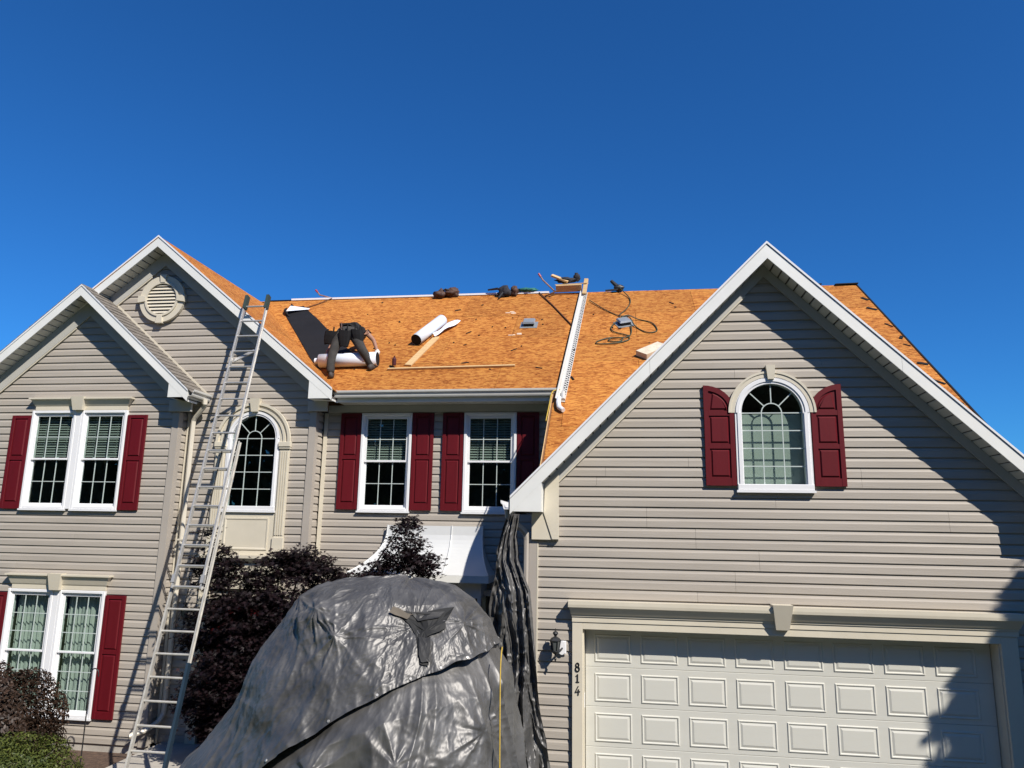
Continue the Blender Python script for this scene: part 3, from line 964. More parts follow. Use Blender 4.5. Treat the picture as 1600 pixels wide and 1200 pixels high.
# ------------------------------------------------------------------ arched windows
def arched_window(cx, hw, z0, zs, Y, rows, label, blind_top=None):
    c = 0.085
    yf = Y - 0.06
    w = MB()
    w.ring(cx, zs, hw - c, hw, yf + .012, Y + .06, n=28)
    w.ring(cx, zs, hw - c + .03, hw - .012, yf, yf + .0115, n=28)
    for a, b in ((cx - hw, cx - hw + c), (cx + hw - c, cx + hw)):
        w.box(a, b, yf + .012, Y + .06, z0 + c * .9, zs - .0005)
        w.box(a + .03 if a < cx else a + .012, b - .012 if a < cx else b - .03, yf, yf + .0115, z0 + c * .9, zs - .0005)
    w.box(cx - hw, cx + hw, yf - .004, Y + .06, z0, z0 + c * .9, .006)
    wo = w.build('window', M_WHITE, house, label=label)
    MB().box(cx - hw - .015, cx + hw + .015, yf - .016, Y - .022, z0 - .03, z0 - .001).build('sill', M_WHITE, wo)
    r = hw - c
    zb = z0 + c * .9
    g = MB()
    y = Y - 0.012
    mw = 0.0135
    ri = r / 3
    for s in (-1, 1):
        g.box(cx + s * ri - mw / 2, cx + s * ri + mw / 2, y, y + .012, zb, zs)
    for j in range(1, rows + 1):
        z = zb + (zs - zb) * j / rows
        g.box(cx - r, cx + r, y + .001, y + .011, z - mw / 2, z + mw / 2)
    g.ring(cx, zs, ri - mw / 2, ri + mw / 2, y + .0005, y + .0115, n=14)
    for a in (math.pi / 4, math.pi / 2, 3 * math.pi / 4):
        g.beam((cx + (ri + .005) * math.cos(a), y + .006, zs + (ri + .005) * math.sin(a)), (cx + r * math.cos(a), y + .006, zs + r * math.sin(a)), mw, .010, up=(0, 1, 0))
    g.build('grille', M_MUNTIN, wo)
    xs = [cx - r, cx - ri, cx + ri, cx + r]
    for j in range(rows):
        za, zb2 = zb + (zs - zb) * j / rows, zb + (zs - zb) * (j + 1) / rows
        for i in range(3):
            pane(wo, xs[i], xs[i + 1], za, zb2, y + .006)
    # fan lights: half round in the middle and four wedges
    n = 12
    mesh_obj('pane', [(cx + ri * math.cos(math.pi * k / n), y + .006, zs + ri * math.sin(math.pi * k / n)) for k in range(n + 1)], [tuple(range(n + 1))], GLASS, wo)
    for q in range(4):
        a0, a1 = math.pi * q / 4, math.pi * (q + 1) / 4
        p = [(cx + r * math.cos(a0 + (a1 - a0) * k / 6), y + .006, zs + r * math.sin(a0 + (a1 - a0) * k / 6)) for k in range(7)]
        p += [(cx + ri * math.cos(a1 - (a1 - a0) * k / 4), y + .006, zs + ri * math.sin(a1 - (a1 - a0) * k / 4)) for k in range(5)]
        mesh_obj('pane', p, [tuple(range(len(p)))], GLASS, wo)
    if blind_top:
        MB().box(cx - r - .08, cx + r + .08, Y + .10, Y + .105, zb - .05, blind_top).build('blind', M_CURT, wo)
    return wo
arched_window(1.9625, 0.468, 4.22, 5.222, 9.95, 4, 'arched garage gable window with pale shade', blind_top=5.22)
arched_window(-6.34, 0.49, 3.925, 5.17, 12.2, 4, 'arched window over the entry')
# trim round the garage window
t = MB()
t.ring(1.9625, 5.222, 0.470, 0.545, 9.895, 9.93, n=30)
t.ring(1.9625, 5.222, 0.522, 0.550, 9.885, 9.8945, n=30)
to = t.build('arch_trim', M_TRIM, house)
MB().loft([[(1.925, 9.865, 5.66), (2.005, 9.865, 5.66), (2.005, 9.93, 5.66), (1.925, 9.93, 5.66)],
           [(1.905, 9.855, 5.845), (2.025, 9.855, 5.845), (2.025, 9.93, 5.845), (1.905, 9.93, 5.845)]]).build('keystone', M_TRIM, to)
# trim round the entry window: stepped archivolt, capitals, fluted pilasters, apron panel
t = MB()
t.ring(-6.34, 5.11, 0.50, 0.685, 12.145, 12.18, n=30)
t.ring(-6.34, 5.11, 0.56, 0.60, 12.125, 12.1445, n=30)
t.ring(-6.34, 5.11, 0.645, 0.69, 12.115, 12.1445, n=30)
to = t.build('arch_trim', M_TRIM, house)
MB().loft([[(-6.40, 12.09, 5.635), (-6.28, 12.09, 5.635), (-6.28, 12.18, 5.635), (-6.40, 12.18, 5.635)],
           [(-6.43, 12.07, 5.87), (-6.25, 12.07, 5.87), (-6.25, 12.18, 5.87), (-6.43, 12.18, 5.87)]]).build('keystone', M_TRIM, to)
for s in (-1, 1):
    xa, xb = (-6.34 + s * .505, -6.34 + s * .685)
    xa, xb = min(xa, xb), max(xa, xb)
    p = MB()
    p.box(xa, xb, 12.15, 12.18, 3.48, 4.985)
    for k in range(4):
        q = xa + .018 + k * (xb - xa - .036) / 3.6
        p.box(q, q + .024, 12.137, 12.1495, 3.52, 4.95)
    po = p.build('pilaster', M_TRIM, house)
    MB().box(xa - .012, xb + .012, 12.125, 12.18, 4.986, 5.02, .004).build('capital', M_TRIM, po)
    MB().box(xa - .02, xb + .02, 12.11, 12.18, 5.021, 5.108, .006).build('capital', M_TRIM, po)
    MB().box(xa - .012, xb + .012, 12.125, 12.18, 3.18, 3.479, .006).build('pilaster_base', M_TRIM, po)
ap = MB().box(-6.83, -5.85, 12.160, 12.18, 3.18, 3.893).build('apron', M_TRIM, house)
inset_panel(ccw([(-6.74, 3.27), (-5.94, 3.27), (-5.94, 3.80), (-6.74, 3.80)]), 12.158, [(0, 0), (0.0, 0.012), (.02, .012), (.035, .003), (.04, .003)]).build('panel', M_TRIM, ap)
lg = MB()
lg.loft([[(-7.10, 12.10, 3.06), (-5.58, 12.10, 3.06), (-5.58, 12.18, 3.06), (-7.10, 12.18, 3.06)],
         [(-7.14, 12.03, 3.13), (-5.54, 12.03, 3.13), (-5.54, 12.18, 3.13), (-7.14, 12.18, 3.13)],
         [(-7.14, 12.03, 3.178), (-5.54, 12.03, 3.178), (-5.54, 12.18, 3.178), (-7.14, 12.18, 3.178)]])
lg.build('entry_cornice', M_TRIM, house)
# door surround and door
for xa, xb in ((-7.08, -6.90), (-5.80, -5.62)):
    p = MB().box(xa, xb, 12.13, 12.18, 0.16, 2.62)
    for k in range(3):
        p.box(xa + .03 + k * .05, xa + .055 + k * .05, 12.117, 12.1295, 0.45, 2.5)
    p.build('pilaster', M_TRIM, house)
MB().box(-7.08, -5.62, 12.12, 12.18, 2.621, 3.059, .006).build('entry_frieze', M_TRIM, house)
M_RED = mat('red_door_paint', (0.10, 0.008, 0.010), rough=0.35, var=0.08)
dr = MB().box(-6.88, -5.82, 12.27, 12.31, 0.17, 2.44).build('front_door', M_RED, house)
for a, b, c_, d_ in ((-6.76, -6.40, .35, 1.0), (-6.30, -5.94, .35, 1.0), (-6.76, -6.40, 1.15, 2.2), (-6.30, -5.94, 1.15, 2.2)):
    inset_panel([(a, c_), (b, c_), (b, d_), (a, d_)], 12.269, [(0, 0), (.01, .010), (.03, .002), (.05, .010), (.055, .010)]).build('panel', M_RED, dr)
stp = MB().box(-7.50, -5.25, 10.30, 12.18, -0.1, 0.155, .02).build('front_step', M_CONC)
tag(stp, 'concrete front step behind the ladder foot', 'step', kind=None)

# ------------------------------------------------------------------ oval gable vent
vc = (-8.365, 7.765)
vm = MB()
vm.ring(vc[0], vc[1], 0.31, 0.445, 12.12, 12.18, 0, 2 * math.pi, 40)
vm.ring(vc[0], vc[1], 0.295, 0.335, 12.10, 12.1195, 0, 2 * math.pi, 40)
vo = vm.build('gable_vent', M_TRIM, house)
for k in range(4):
    a = math.pi / 2 * k
    c, s = math.cos(a), math.sin(a)
    def rot(u, v): return (vc[0] + u * c - v * s, vc[1] + u * s + v * c)
    MB().prism(ccw([rot(.315, -.045), rot(.465, -.068), rot(.465, .068), rot(.315, .045)]), 12.09, 12.18).build('keystone', M_TRIM, vo)
for k in range(9):
    z = vc[1] - .27 + k * .0645
    hw_ = math.sqrt(max(.002, .305 ** 2 - (z + .02 - vc[1]) ** 2))
    MB().hexa([(vc[0] - hw_, 12.118, z), (vc[0] + hw_, 12.118, z), (vc[0] + hw_, 12.126, z), (vc[0] - hw_, 12.126, z),
               (vc[0] - hw_, 12.148, z + .056), (vc[0] + hw_, 12.148, z + .056), (vc[0] + hw_, 12.156, z + .056), (vc[0] - hw_, 12.156, z + .056)]).build('louver_slat', M_TRIM, vo)
MB().prism([(vc[0] + .31 * math.cos(2 * math.pi * k / 30), vc[1] + .31 * math.sin(2 * math.pi * k / 30)) for k in range(30)], 12.172, 12.179).build('vent_screen', M_BACK, vo)

# ------------------------------------------------------------------ garage door and surround
tr = MB()
tr.box(-0.625, -0.492, 9.89, 9.93, 0.02, 2.535, .004)
tr.box(4.415, 4.60, 9.89, 9.93, 0.02, 2.535, .004)
tr.box(-0.492, 4.415, 9.8905, 9.93, 2.447, 2.535, .003)
tr.box(-0.505, -0.475, 9.931, 10.15, 0.02, 2.447)
tr.box(4.40, 4.43, 9.931, 10.15, 0.02, 2.447)
tr.box(-0.475, 4.40, 9.931, 10.15, 2.45, 2.475)
tro = tr.build('garage_door_trim', M_TRIM, house)
co = MB()
pr = [(.045, 0.07, 2.536), (.045, 0.07, 2.60), (.04, .082, 2.602), (.04, .085, 2.625), (.03, .10, 2.632), (.012, .155, 2.715), (.0, .165, 2.722), (0, .17, 2.755), (0.0, .17, 2.80)]
co.loft([[(-0.67 + i, 9.95 - o, z), (4.66 - i, 9.95 - o, z), (4.66 - i, 9.93, z), (-0.67 + i, 9.93, z)] for i, o, z in pr])
coo = co.build('garage_cornice', M_TRIM, house)
MB().loft([[(1.865, 9.825, 2.525), (2.02, 9.825, 2.525), (2.02, 9.93, 2.525), (1.865, 9.93, 2.525)],
           [(1.825, 9.735, 2.825), (2.065, 9.735, 2.825), (2.065, 9.93, 2.825), (1.825, 9.93, 2.825)]]).build('keystone', M_TRIM, coo)
gd = MB().box(-0.47, 4.395, 10.155, 10.19, 0.02, 2.46).build('garage_door', M_DOOR, house)
for k in range(5):
    zt = 2.437 - .477 * k
    MB().box(-0.468, 4.393, 10.135, 10.1545, zt - .4745, zt, .004).build('door_section', M_DOOR, gd)
pm = None
for k in range(5):
    for i in range(8):
        x = -0.352 + i * .5865
        z = 2.437 - .477 * (k + 1) + .06
        if pm is None:
            o = inset_panel([(0, 0), (.47, 0), (.47, .345), (0, .345)], 0, [(0, 0), (.010, .011), (.018, .011), (.028, .002), (.034, .002), (.058, .010), (.062, .010)]).build('raised_panel', M_DOOR, gd)
            pm = o
        else:
            o = link(bpy.data.objects.new('raised_panel', pm.data), gd)
        o.location = (x, 10.1352, z)
MB().box(-0.485, -0.470, 9.99, 10.05, 1.49, 1.66).build('door_stop', M_WHITE, tro)

# house number 8 1 4: raised black figures on the left trim
def stroke(m, pts, w, y0, y1):
    for (a, b), wa in zip(zip(pts, pts[1:]), [w] * 99):
        d = Vector((b[0] - a[0], 0, b[1] - a[1])); d.normalize()
        n = Vector((-d.z, 0, d.x)) * wa / 2
        e = d * wa * .3
        A, B = Vector((a[0], 0, a[1])) - e, Vector((b[0], 0, b[1])) + e
        m.prism([(p.x, p.z) for p in (A - n, B - n, B + n, A + n)], y0, y1)
def circle(cx, cz, rx, rz, n=14): return [(cx + rx * math.sin(2 * math.pi * k / n), cz + rz * math.cos(2 * math.pi * k / n)) for k in range(n + 1)]
nx = -0.556
m8 = MB(); stroke(m8, circle(nx, 2.015, .019, .023), .012, 9.880, 9.8895); stroke(m8, circle(nx, 1.965, .024, .027), .014, 9.8805, 9.8897)
m8.build('house_number', M_BLACK, tro, label='black figure 8')
m1 = MB(); stroke(m1, [(nx + .002, 1.90), (nx + .002, 1.81)], .015, 9.880, 9.8895); stroke(m1, [(nx - .018, 1.882), (nx + .002, 1.90)], .009, 9.8804, 9.8897); stroke(m1, [(nx - .018, 1.812), (nx + .022, 1.812)], .008, 9.8806, 9.8897)
m1.build('house_number', M_BLACK, tro, label='black figure 1')
m4 = MB(); stroke(m4, [(nx + .010, 1.762), (nx - .026, 1.692)], .011, 9.880, 9.8895); stroke(m4, [(nx - .026, 1.692), (nx + .030, 1.700)], .011, 9.8804, 9.8897); stroke(m4, [(nx + .014, 1.722), (nx + .010, 1.660)], .014, 9.8806, 9.8897)
m4.build('house_number', M_BLACK, tro, label='black figure 4')

# ------------------------------------------------------------------ bay window with concave white metal roof
bay_t = (-3.92, -2.28, 12.50, 3.72)       # top edge on the wall
bay_b = (-4.36, -2.06, 11.80, 2.955)      # eave: x0, x1, y front, z
def bay_loop(t):
    """t 0 at the wall, 1 at the eave: steep above, flaring out below"""
    e = t ** 0.62
    x0 = bay_t[0] + (bay_b[0] - bay_t[0]) * t ** 1.7
    x1 = bay_t[1] + (bay_b[1] - bay_t[1]) * t ** 1.7
    y = bay_t[2] - .06 - (bay_t[2] - .06 - bay_b[2]) * t ** 1.35
    z = bay_t[3] + (bay_b[3] - bay_t[3]) * e
    return [(x0, 12.50, z), (x0, y, z), (x1, y, z), (x1, 12.50, z)]
n = 14
br = MB()
loops = [bay_loop(k / n) for k in range(n + 1)]
v = [p for l in loops for p in l]
f = [(4 * i + k, 4 * i + k + 1, 4 * i + 5 + k, 4 * i + 4 + k) for i in range(n) for k in range(3)]
f.append((0, 1, 2, 3))
br.add(v, f)
bay = br.build('bay_roof', M_BAYR, house, label='white concave metal roof over the bay window')
for fr_ in (0.0, 0.345, 0.68, 1.0):
    pts = []
    for k in range(n + 1):
        l = loops[k]
        a, b = Vector(l[1]), Vector(l[2])
        pts.append(a + (b - a) * fr_ + Vector((0, -.004, .006)))
    MB().tube(pts, 0.011, 6).build('standing_seam', M_BAYR, bay)
MB().box(-4.37, -2.05, 11.79, 12.50, 2.845, 2.953).build('bay_fascia', M_FASCIA, bay)
bw = MB()
bw.box(-4.12, -2.20, 11.98, 12.50, 0.5, 1.08)
bw.box(-4.12, -2.20, 11.98, 12.50, 2.60, 2.844)
for x in (-4.12, -3.52, -2.86, -2.26):
    bw.box(x, x + .06, 11.985, 12.04, 1.08, 2.60)
bw.box(-2.26, -2.20, 12.44, 12.50, 1.08, 2.60)
bwo = bw.build('bay_window', M_WHITE, house)
for a, b in ((-4.06, -3.52), (-3.46, -2.86), (-2.80, -2.26)):
    pane(bwo, a, b, 1.08, 2.60, 12.01)
MB().box(-4.1, -2.22, 12.46, 12.50, 1.08, 2.60).build('curtain', M_ROOM, bwo)
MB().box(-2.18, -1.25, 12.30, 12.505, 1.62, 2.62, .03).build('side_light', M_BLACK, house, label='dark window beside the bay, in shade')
MB().box(-2.20, -1.22, 12.22, 12.5, 2.621, 2.70, .01).build('window_head', M_FASCIA, house)
# ------------------------------------------------------------------ roof
M_RAWEDGE = mat('weathered_rake_wood', (0.24, 0.11, 0.045), rough=0.85, var=0.45, scale=9, stretch=(3, 1, 1))
roof = MB().box(-8.3, 5.0, 16.07, 16.09, 8.80, 8.93).build('roof', M_WOOD, house)
roof['label'] = 'roof stripped to bare orange strand board'
def sheathe(region, O, u, v, n, du=2.44, dv=1.22, off=0.0, m=OSB, parent=None, thick=0.012):
    O, u, v, n = Vector(O), Vector(u), Vector(v), Vector(n)
    region = ccw(region)
    us = [p[0] for p in region]; vs_ = [p[1] for p in region]
    r0 = math.floor(min(vs_) / dv); r1 = math.ceil(max(vs_) / dv)
    for r in range(r0, r1):
        sh = off + (r % 2) * du / 2
        c0 = math.floor((min(us) - sh) / du); c1 = math.ceil((max(us) - sh) / du)
        for c in range(c0, c1):
            g = 0.0032
            a, b = sh + c * du + g, sh + (c + 1) * du - g
            q = clip_poly([(a, r * dv + g), (b, r * dv + g), (b, (r + 1) * dv - g), (a, (r + 1) * dv - g)], region)
            if len(q) < 3:
                continue
            area = abs(sum(q[i][0] * q[(i + 1) % len(q)][1] - q[(i + 1) % len(q)][0] * q[i][1] for i in range(len(q)))) / 2
            if area < 0.004:
                continue
            lift = random.uniform(-0.0015, 0.0015)
            k = len(q)
            vt = [O + u * x + v * y + n * lift for x, y in q] + [O + u * x + v * y - n * thick for x, y in q]
            f = [tuple(range(k)), tuple(range(2 * k - 1, k - 1, -1))] + [(i, (i + 1) % k, (i + 1) % k + k, i + k) for i in range(k)]
            fix_normals(mesh_obj('sheathing_panel', vt, f, m, parent or roof))
def slab(pts, m, name='roof_deck', th=0.02):
    n = (Vector(pts[1]) - Vector(pts[0])).cross(Vector(pts[2]) - Vector(pts[0])).normalized()
    if n.z < 0: n = -n
    k = len(pts)
    v = [Vector(p) for p in pts] + [Vector(p) - n * th for p in pts]
    f = [tuple(range(k)), tuple(range(2 * k - 1, k - 1, -1))] + [(i, (i + 1) % k, (i + 1) % k + k, i + k) for i in range(k)]
    return fix_normals(mesh_obj(name, v, f, m, roof))
RO, RU, RV, RN = (0, 12.05, 5.9375), (1, 0, 0), (0, .8, .6), (0, -.6, .8)
sheathe([(-4.777, 0), (-1.05, 0), (-1.05, 5.06), (-8.39, 5.06), (-8.39, 4.94)], RO, RU, RV, RN, off=0.35)
sheathe([(-1.05, -2.474), (1.945, 2.517), (1.945, 5.06), (-1.05, 5.06)], RO, RU, RV, RN, off=0.35)
sheathe([(1.945, 2.517), (5.07, -2.69), (5.07, 5.06), (1.945, 5.06)], RO, RU, RV, RN, off=0.35)
sheathe([(11.85, 0), (16.0, 0), (12.05, 4.672), (11.85, 4.58)], (-8.39, 0, 8.897), (0, 1, 0), (.7733, 0, -.6341), (.6341, 0, .7733), off=0.2)
# sides the street does not see
slab([(-8.39, 11.85, 8.895), (-8.39, 16.0, 8.895), (-11.93, 16.0, 5.99), (-11.93, 11.85, 5.99)], OSB)
slab([(G_CX, 9.60, 7.446), (G_CX, 14.08, 7.446), (-1.42, 9.60, 4.081)], OSB)
slab([(G_CX, 9.60, 7.446), (5.31, 9.60, 4.081), (G_CX, 14.08, 7.446)], OSB)
slab([(-12.0, 16.11, 8.975), (5.07, 16.11, 8.975), (5.07, 20.5, 5.7), (-12.0, 20.5, 5.7)], OSB)
# step in the eave between the middle wall and the garage: cheek wall and raw rake edge
ck = MB().add([(-1.04, 10.06, 4.2), (-1.04, 12.5, 4.2), (-1.04, 12.5, 6.22), (-1.04, 10.06, 4.40), (-1.01, 10.06, 4.2), (-1.01, 12.5, 4.2), (-1.01, 12.5, 6.22), (-1.01, 10.06, 4.40)],
              [(0, 1, 2, 3), (7, 6, 5, 4), (0, 4, 5, 1), (1, 5, 6, 2), (2, 6, 7, 3), (3, 7, 4, 0)]).build('wall', SIDING, house)
def RP(x, Y, h=0.0):
    """point on the main roof slope, h above the boards"""
    return Vector((x, Y, 5.99 + .75 * (Y - 12.12))) + Vector(RN) * h
rk = MB()
rk.beam(RP(-1.068, 10.12, -.075), RP(-1.068, 12.30, -.075), .026, .13, up=RN)
rk.build('raw_rake_board', M_RAWEDGE, roof)
rk = MB(); rk.beam(RP(-1.086, 10.1, -.03), RP(-1.086, 12.2, -.03), .012, .05, up=RN)
rk.build('rake_strip', M_WOOD, roof)
# right end: dark felt remnants along the rake edge
fe = MB()
fe.beam(RP(5.065, 9.9, .006), RP(5.065, 16.1, .006), .028, .012, up=RN)
for k in range(9):
    y = 11.0 + k * .55 + random.uniform(-.26, .26)
    fe.beam(RP(5.03 - random.uniform(.0, .03), y, .009), RP(4.98 - random.uniform(0, .14), y + random.uniform(-.12, .16), .012), random.uniform(.02, .07), .006, up=RN)
fe.build('felt_edge', M_FELT, roof)
rt = MB(); rt.beam(RP(4.62, 16.08, .02), RP(5.09, 16.1, .02), .10, .02, up=(0, 0, 1)); rt.beam((4.0, 16.08, 9.0), (4.35, 16.08, 9.0), .06, .02)
rt.build('felt_edge', M_FELT, roof)
# white ridge strip left on the ridge
rs = MB()
rs.box(-7.72, -4.1, 16.06, 16.16, 8.97, 9.012); rs.box(-4.08, -1.55, 16.06, 16.16, 8.972, 9.014)
rs.build('ridge_strip', M_WHITE, roof)
MB().box(-8.3, -7.73, 16.06, 16.16, 8.965, 8.985).build('felt_edge', M_FELT, roof)

# shingles on the small wing roof: overlapping courses of tabs
def shingle_slope(sgn, y0, y1, label):
    m = MB()
    rr = random.Random(4 + sgn)
    p = B_P; L = 2.34 * math.sqrt(1 + p * p)
    co_, si = 1 / math.sqrt(1 + p * p), p / math.sqrt(1 + p * p)
    d = 0.0
    row = 0
    while d < L:
        y = y0 - (row % 3) * .07
        d1 = min(d + .15, L + .03)
        while y < y1:
            w = rr.choice((.14, .18, .22))
            a, b = max(y, y0), min(y + w - .004, y1)
            if b - a > .01:
                t = rr.uniform(.006, .011)
                def pt(dd, yy, h):
                    return (B_CX + sgn * (dd * co_ + h * si), yy, 7.912 - dd * si + h * co_)
                m.hexa([pt(d, a, .000), pt(d1, a, .006), pt(d1, b, .006), pt(d, b, .000), pt(d, a, .004), pt(d1, a, .006 + t), pt(d1, b, .006 + t), pt(d, b, .004)])
            y += w
        d += .135
        row += 1
    o = m.build('shingles', M_SHING, roof, label=label)
    o['kind'] = 'stuff'
shingle_slope(1, 11.575, 12.175, 'weathered grey shingles still on the small wing roof')
shingle_slope(-1, 11.575, 12.175, 'weathered grey shingles on the far side of the wing roof')
slab([(B_CX, 11.6, 7.905), (B_CX, 12.25, 7.905), (-7.32, 12.25, 5.94), (-7.32, 11.6, 5.94)], M_FELT)
slab([(B_CX, 11.6, 7.905), (B_CX, 12.25, 7.905), (-11.88, 12.25, 5.94), (-11.88, 11.6, 5.94)], M_FELT)
fl = MB().hexa([(-9.56, 12.17, 7.88), (-7.30, 12.17, 5.936), (-7.30, 12.178, 5.936), (-9.56, 12.178, 7.88), (-9.56, 12.17, 7.935), (-7.30, 12.17, 5.99), (-7.30, 12.178, 5.99), (-9.56, 12.178, 7.935)])
fl.build('step_flashing', M_TRIM, roof)

def smooth_path(pts, n=8):
    out = []
    P = [Vector(p) for p in pts]
    for i in range(len(P) - 1):
        p0, p1, p2, p3 = P[max(i - 1, 0)], P[i], P[i + 1], P[min(i + 2, len(P) - 1)]
        for k in range(n):
            t = k / n
            out.append(.5 * ((2 * p1) + (p2 - p0) * t + (2 * p0 - 5 * p1 + 4 * p2 - p3) * t * t + (-p0 + 3 * p1 - 3 * p2 + p3) * t ** 3))
    out.append(P[-1])
    return out
# ------------------------------------------------------------------ on the roof
def rvent(x, Y, ang, label):
    e = empty('roof_vent', RP(x, Y), label, 'roof vent', 'square metal vents on the bare roof')
    c, s = math.cos(ang), math.sin(ang)
    def q(u, v, h):
        return RP(x + u * c - v * s, Y + (u * s + v * c) * .8, h)
    def bx(m, u0, u1, v0, v1, h0, h1, inset=0):
        m.hexa([q(u0, v0, h0), q(u1, v0, h0), q(u1, v1, h0), q(u0, v1, h0), q(u0 + inset, v0 + inset, h1), q(u1 - inset, v0 + inset, h1), q(u1 - inset, v1 - inset, h1), q(u0 + inset, v1 - inset, h1)])
    m = MB(); bx(m, -.175, .175, -.17, .17, .002, .012); m.build('flange', M_VENT, e)
    m = MB(); bx(m, -.10, .10, -.10, .12, .012, .07); m.build('throat', M_DARK, e)
    m = MB(); bx(m, -.125, .125, -.10, .15, .072, .105, .02); m.build('hood', M_VENT, e)
    return e
rvent(-1.80, 14.50, 0.0, 'square grey roof vent right of the white roll')
rvent(0.12, 14.45, 0.35, 'square grey roof vent with the air hose looped over it')

# long white gutter piece with a perforated guard, lying up the slope
gs = empty('gutter_piece', RP(-.9, 11.6), 'long white gutter piece with perforated guard lying up the roof slope', 'gutter')
A, B = Vector((-0.93, 11.72)), Vector((-0.745, 16.05))
def gq(t, u, h):
    p = A + (B - A) * t
    return RP(p.x + u, p.y, h)
m = MB()
prof = [(-.065, .002), (.0, .002), (.0, .010), (-.057, .010), (-.055, .06), (-.075, .085), (-.085, .085), (-.068, .06)]
m.loft([[tuple(gq(t, u, h)) for u, h in prof] for t in (0, .5, 1)])
m.build('trough', M_GUTTER, gs)
m = MB()
m.loft([[tuple(gq(t, u, h)) for u, h in ((.001, .002), (.07, .002), (.07, .014), (.001, .022))] for t in (0, .5, 1)])
gd_ = m.build('guard', M_GUTTER, gs)
m = MB()
for k in range(58):
    t = .02 + k * .0168
    for u, w in ((.018, .024), (.050, .022)):
        t2 = t + (.006 if u > .03 else 0)
        m.hexa([tuple(gq(a, b, h)) for h in (.015, .024) for a, b in ((t2, u - w / 2), (t2, u + w / 2), (t2 + .007, u + w / 2), (t2 + .007, u - w / 2))])
m.build('guard_slots', M_DARK, gd_)
# loose downspout elbow at the lower end
el = MB().tube([RP(-.96, 11.78, .05), RP(-.955, 11.62, .06), RP(-.93, 11.50, .055), RP(-.86, 11.43, .05)], [.038, .04, .04, .036], 10)
tag(el.build('downspout_elbow', M_WHITE), 'white downspout elbow lying at the foot of the gutter piece', 'elbow')
tr_ = MB().tube([RP(-.905, 11.98, .03), RP(-.89, 11.74, .03)], [.032, .04], 8)
tag(tr_.build('downspout_offcut', M_GUTTER), 'short grey downspout offcut beside the white elbow', 'offcut')

# underlayment: strip laid up the valley with its corner turned over, and the roll it comes from
st_ = empty('underlayment_strip', RP(-5.5, 13.1), 'black underlayment strip unrolled up the valley with a curled corner', 'underlayment')
L0, L1 = Vector((-5.76, 13.10)), Vector((-7.72, 15.62))
R0, R1 = Vector((-4.86, 13.16)), Vector((-7.24, 15.74))
v, f = [], []
nu, nv = 10, 40
for j in range(nv + 1):
    t = j / nv
    a, b = L0 + (L1 - L0) * t, R0 + (R1 - R0) * t
    for i in range(nu + 1):
        s = i / nu
        p = a + (b - a) * s
        h = .010 + .008 * math.sin(7 * t + 3 * s) ** 2 + .014 * max(0, math.sin(17 * t + 2 * s)) * (.3 + s * .4)
        c = max(0, (t - .88) / .12) * max(0, 1 - s * 1.6)
        h += .15 * c ** 1.5
        v.append(RP(p.x + .30 * c, p.y - .06 * c, h))
f = [(j * (nu + 1) + i, j * (nu + 1) + i + 1, (j + 1) * (nu + 1) + i + 1, (j + 1) * (nu + 1) + i) for j in range(nv) for i in range(nu)]
o = mesh_obj('felt', v, f, M_FELT, st_, smooth=True)
# turned-over white face of the curled corner
cv = []
for i in range(6):
    for j in range(4):
        a, b = i / 5, j / 3
        cv.append(RP(-7.42 + .42 * a, 15.50 + .06 * a - .22 * b * (1 - .75 * a), .10 * (1 - a) + .030 - .03 * b * (1 - a)))
mesh_obj('release_film', cv, [(4 * i + j, 4 * i + j + 1, 4 * i + 5 + j, 4 * i + 4 + j) for i in range(5) for j in range(3)], M_ROLLW, st_, smooth=True)
MB().tube(smooth_path([RP(-7.58, 15.58, .03), RP(-7.54, 15.44, .06), RP(-7.42, 15.28, .05), RP(-7.30, 15.16, .02)], 4), [.02] * 5 + [.035] * 4 + [.02] * 4, 8).build('curl', M_FELT, st_, smooth=True)
def roll(name, a, b, r, label, core=True, flap=None):
    a, b = Vector(a), Vector(b)
    e = empty(name, a, label, 'roll')
    m = MB().tube([a, a + (b - a) * .5, b], [r, r * .99, r], 28)
    m.build('wrap', M_ROLLW, e, smooth=False)
    for p in e.children[0].data.polygons: p.use_smooth = len(p.vertices) == 4
    d = (b - a).normalized()
    MB().tube([a - d * .004, a + d * .02], [r * .96, r * .96], 28).build('end', M_FELT, e)
    MB().tube([b - d * .02, b + d * .004], [r * .96, r * .96], 28).build('end', M_FELT, e)
    if core:
        MB().tube([a - d * .09, a + d * .03], r * .45, 16).build('core', M_ROLLW, e)
    return e
roll('underlayment_roll', RP(-5.52, 12.93, .135), RP(-4.42, 12.98, .135), .13, 'pale blue white underlayment roll between the legs of the roofer')
r2 = roll('underlayment_roll', RP(-3.92, 13.74, .115), RP(-3.63, 14.60, .115), .115, 'white underlayment roll with dark end lying up the slope', core=False)
r2.children[1].data.materials[0] = M_FELT
m = MB()
fp = []
for i in range(9):
    for j in range(5):
        a, b = i / 8, j / 4
        p = RP(-3.74 + .21 * a, 13.98 + .64 * a, 0)
        p = p + Vector((.03 + .26 * b * (.35 + .65 * a), 0, 0)) + Vector(RN) * (.03 + .09 * math.sin(b * 2.6) + .02 * math.sin(9 * a + 4 * b))
        fp.append(p)
mesh_obj('loose_end', fp, [(5 * i + j, 5 * i + j + 1, 5 * i + 6 + j, 5 * i + 5 + j) for i in range(8) for j in range(4)], M_ROLLW, r2, smooth=True)

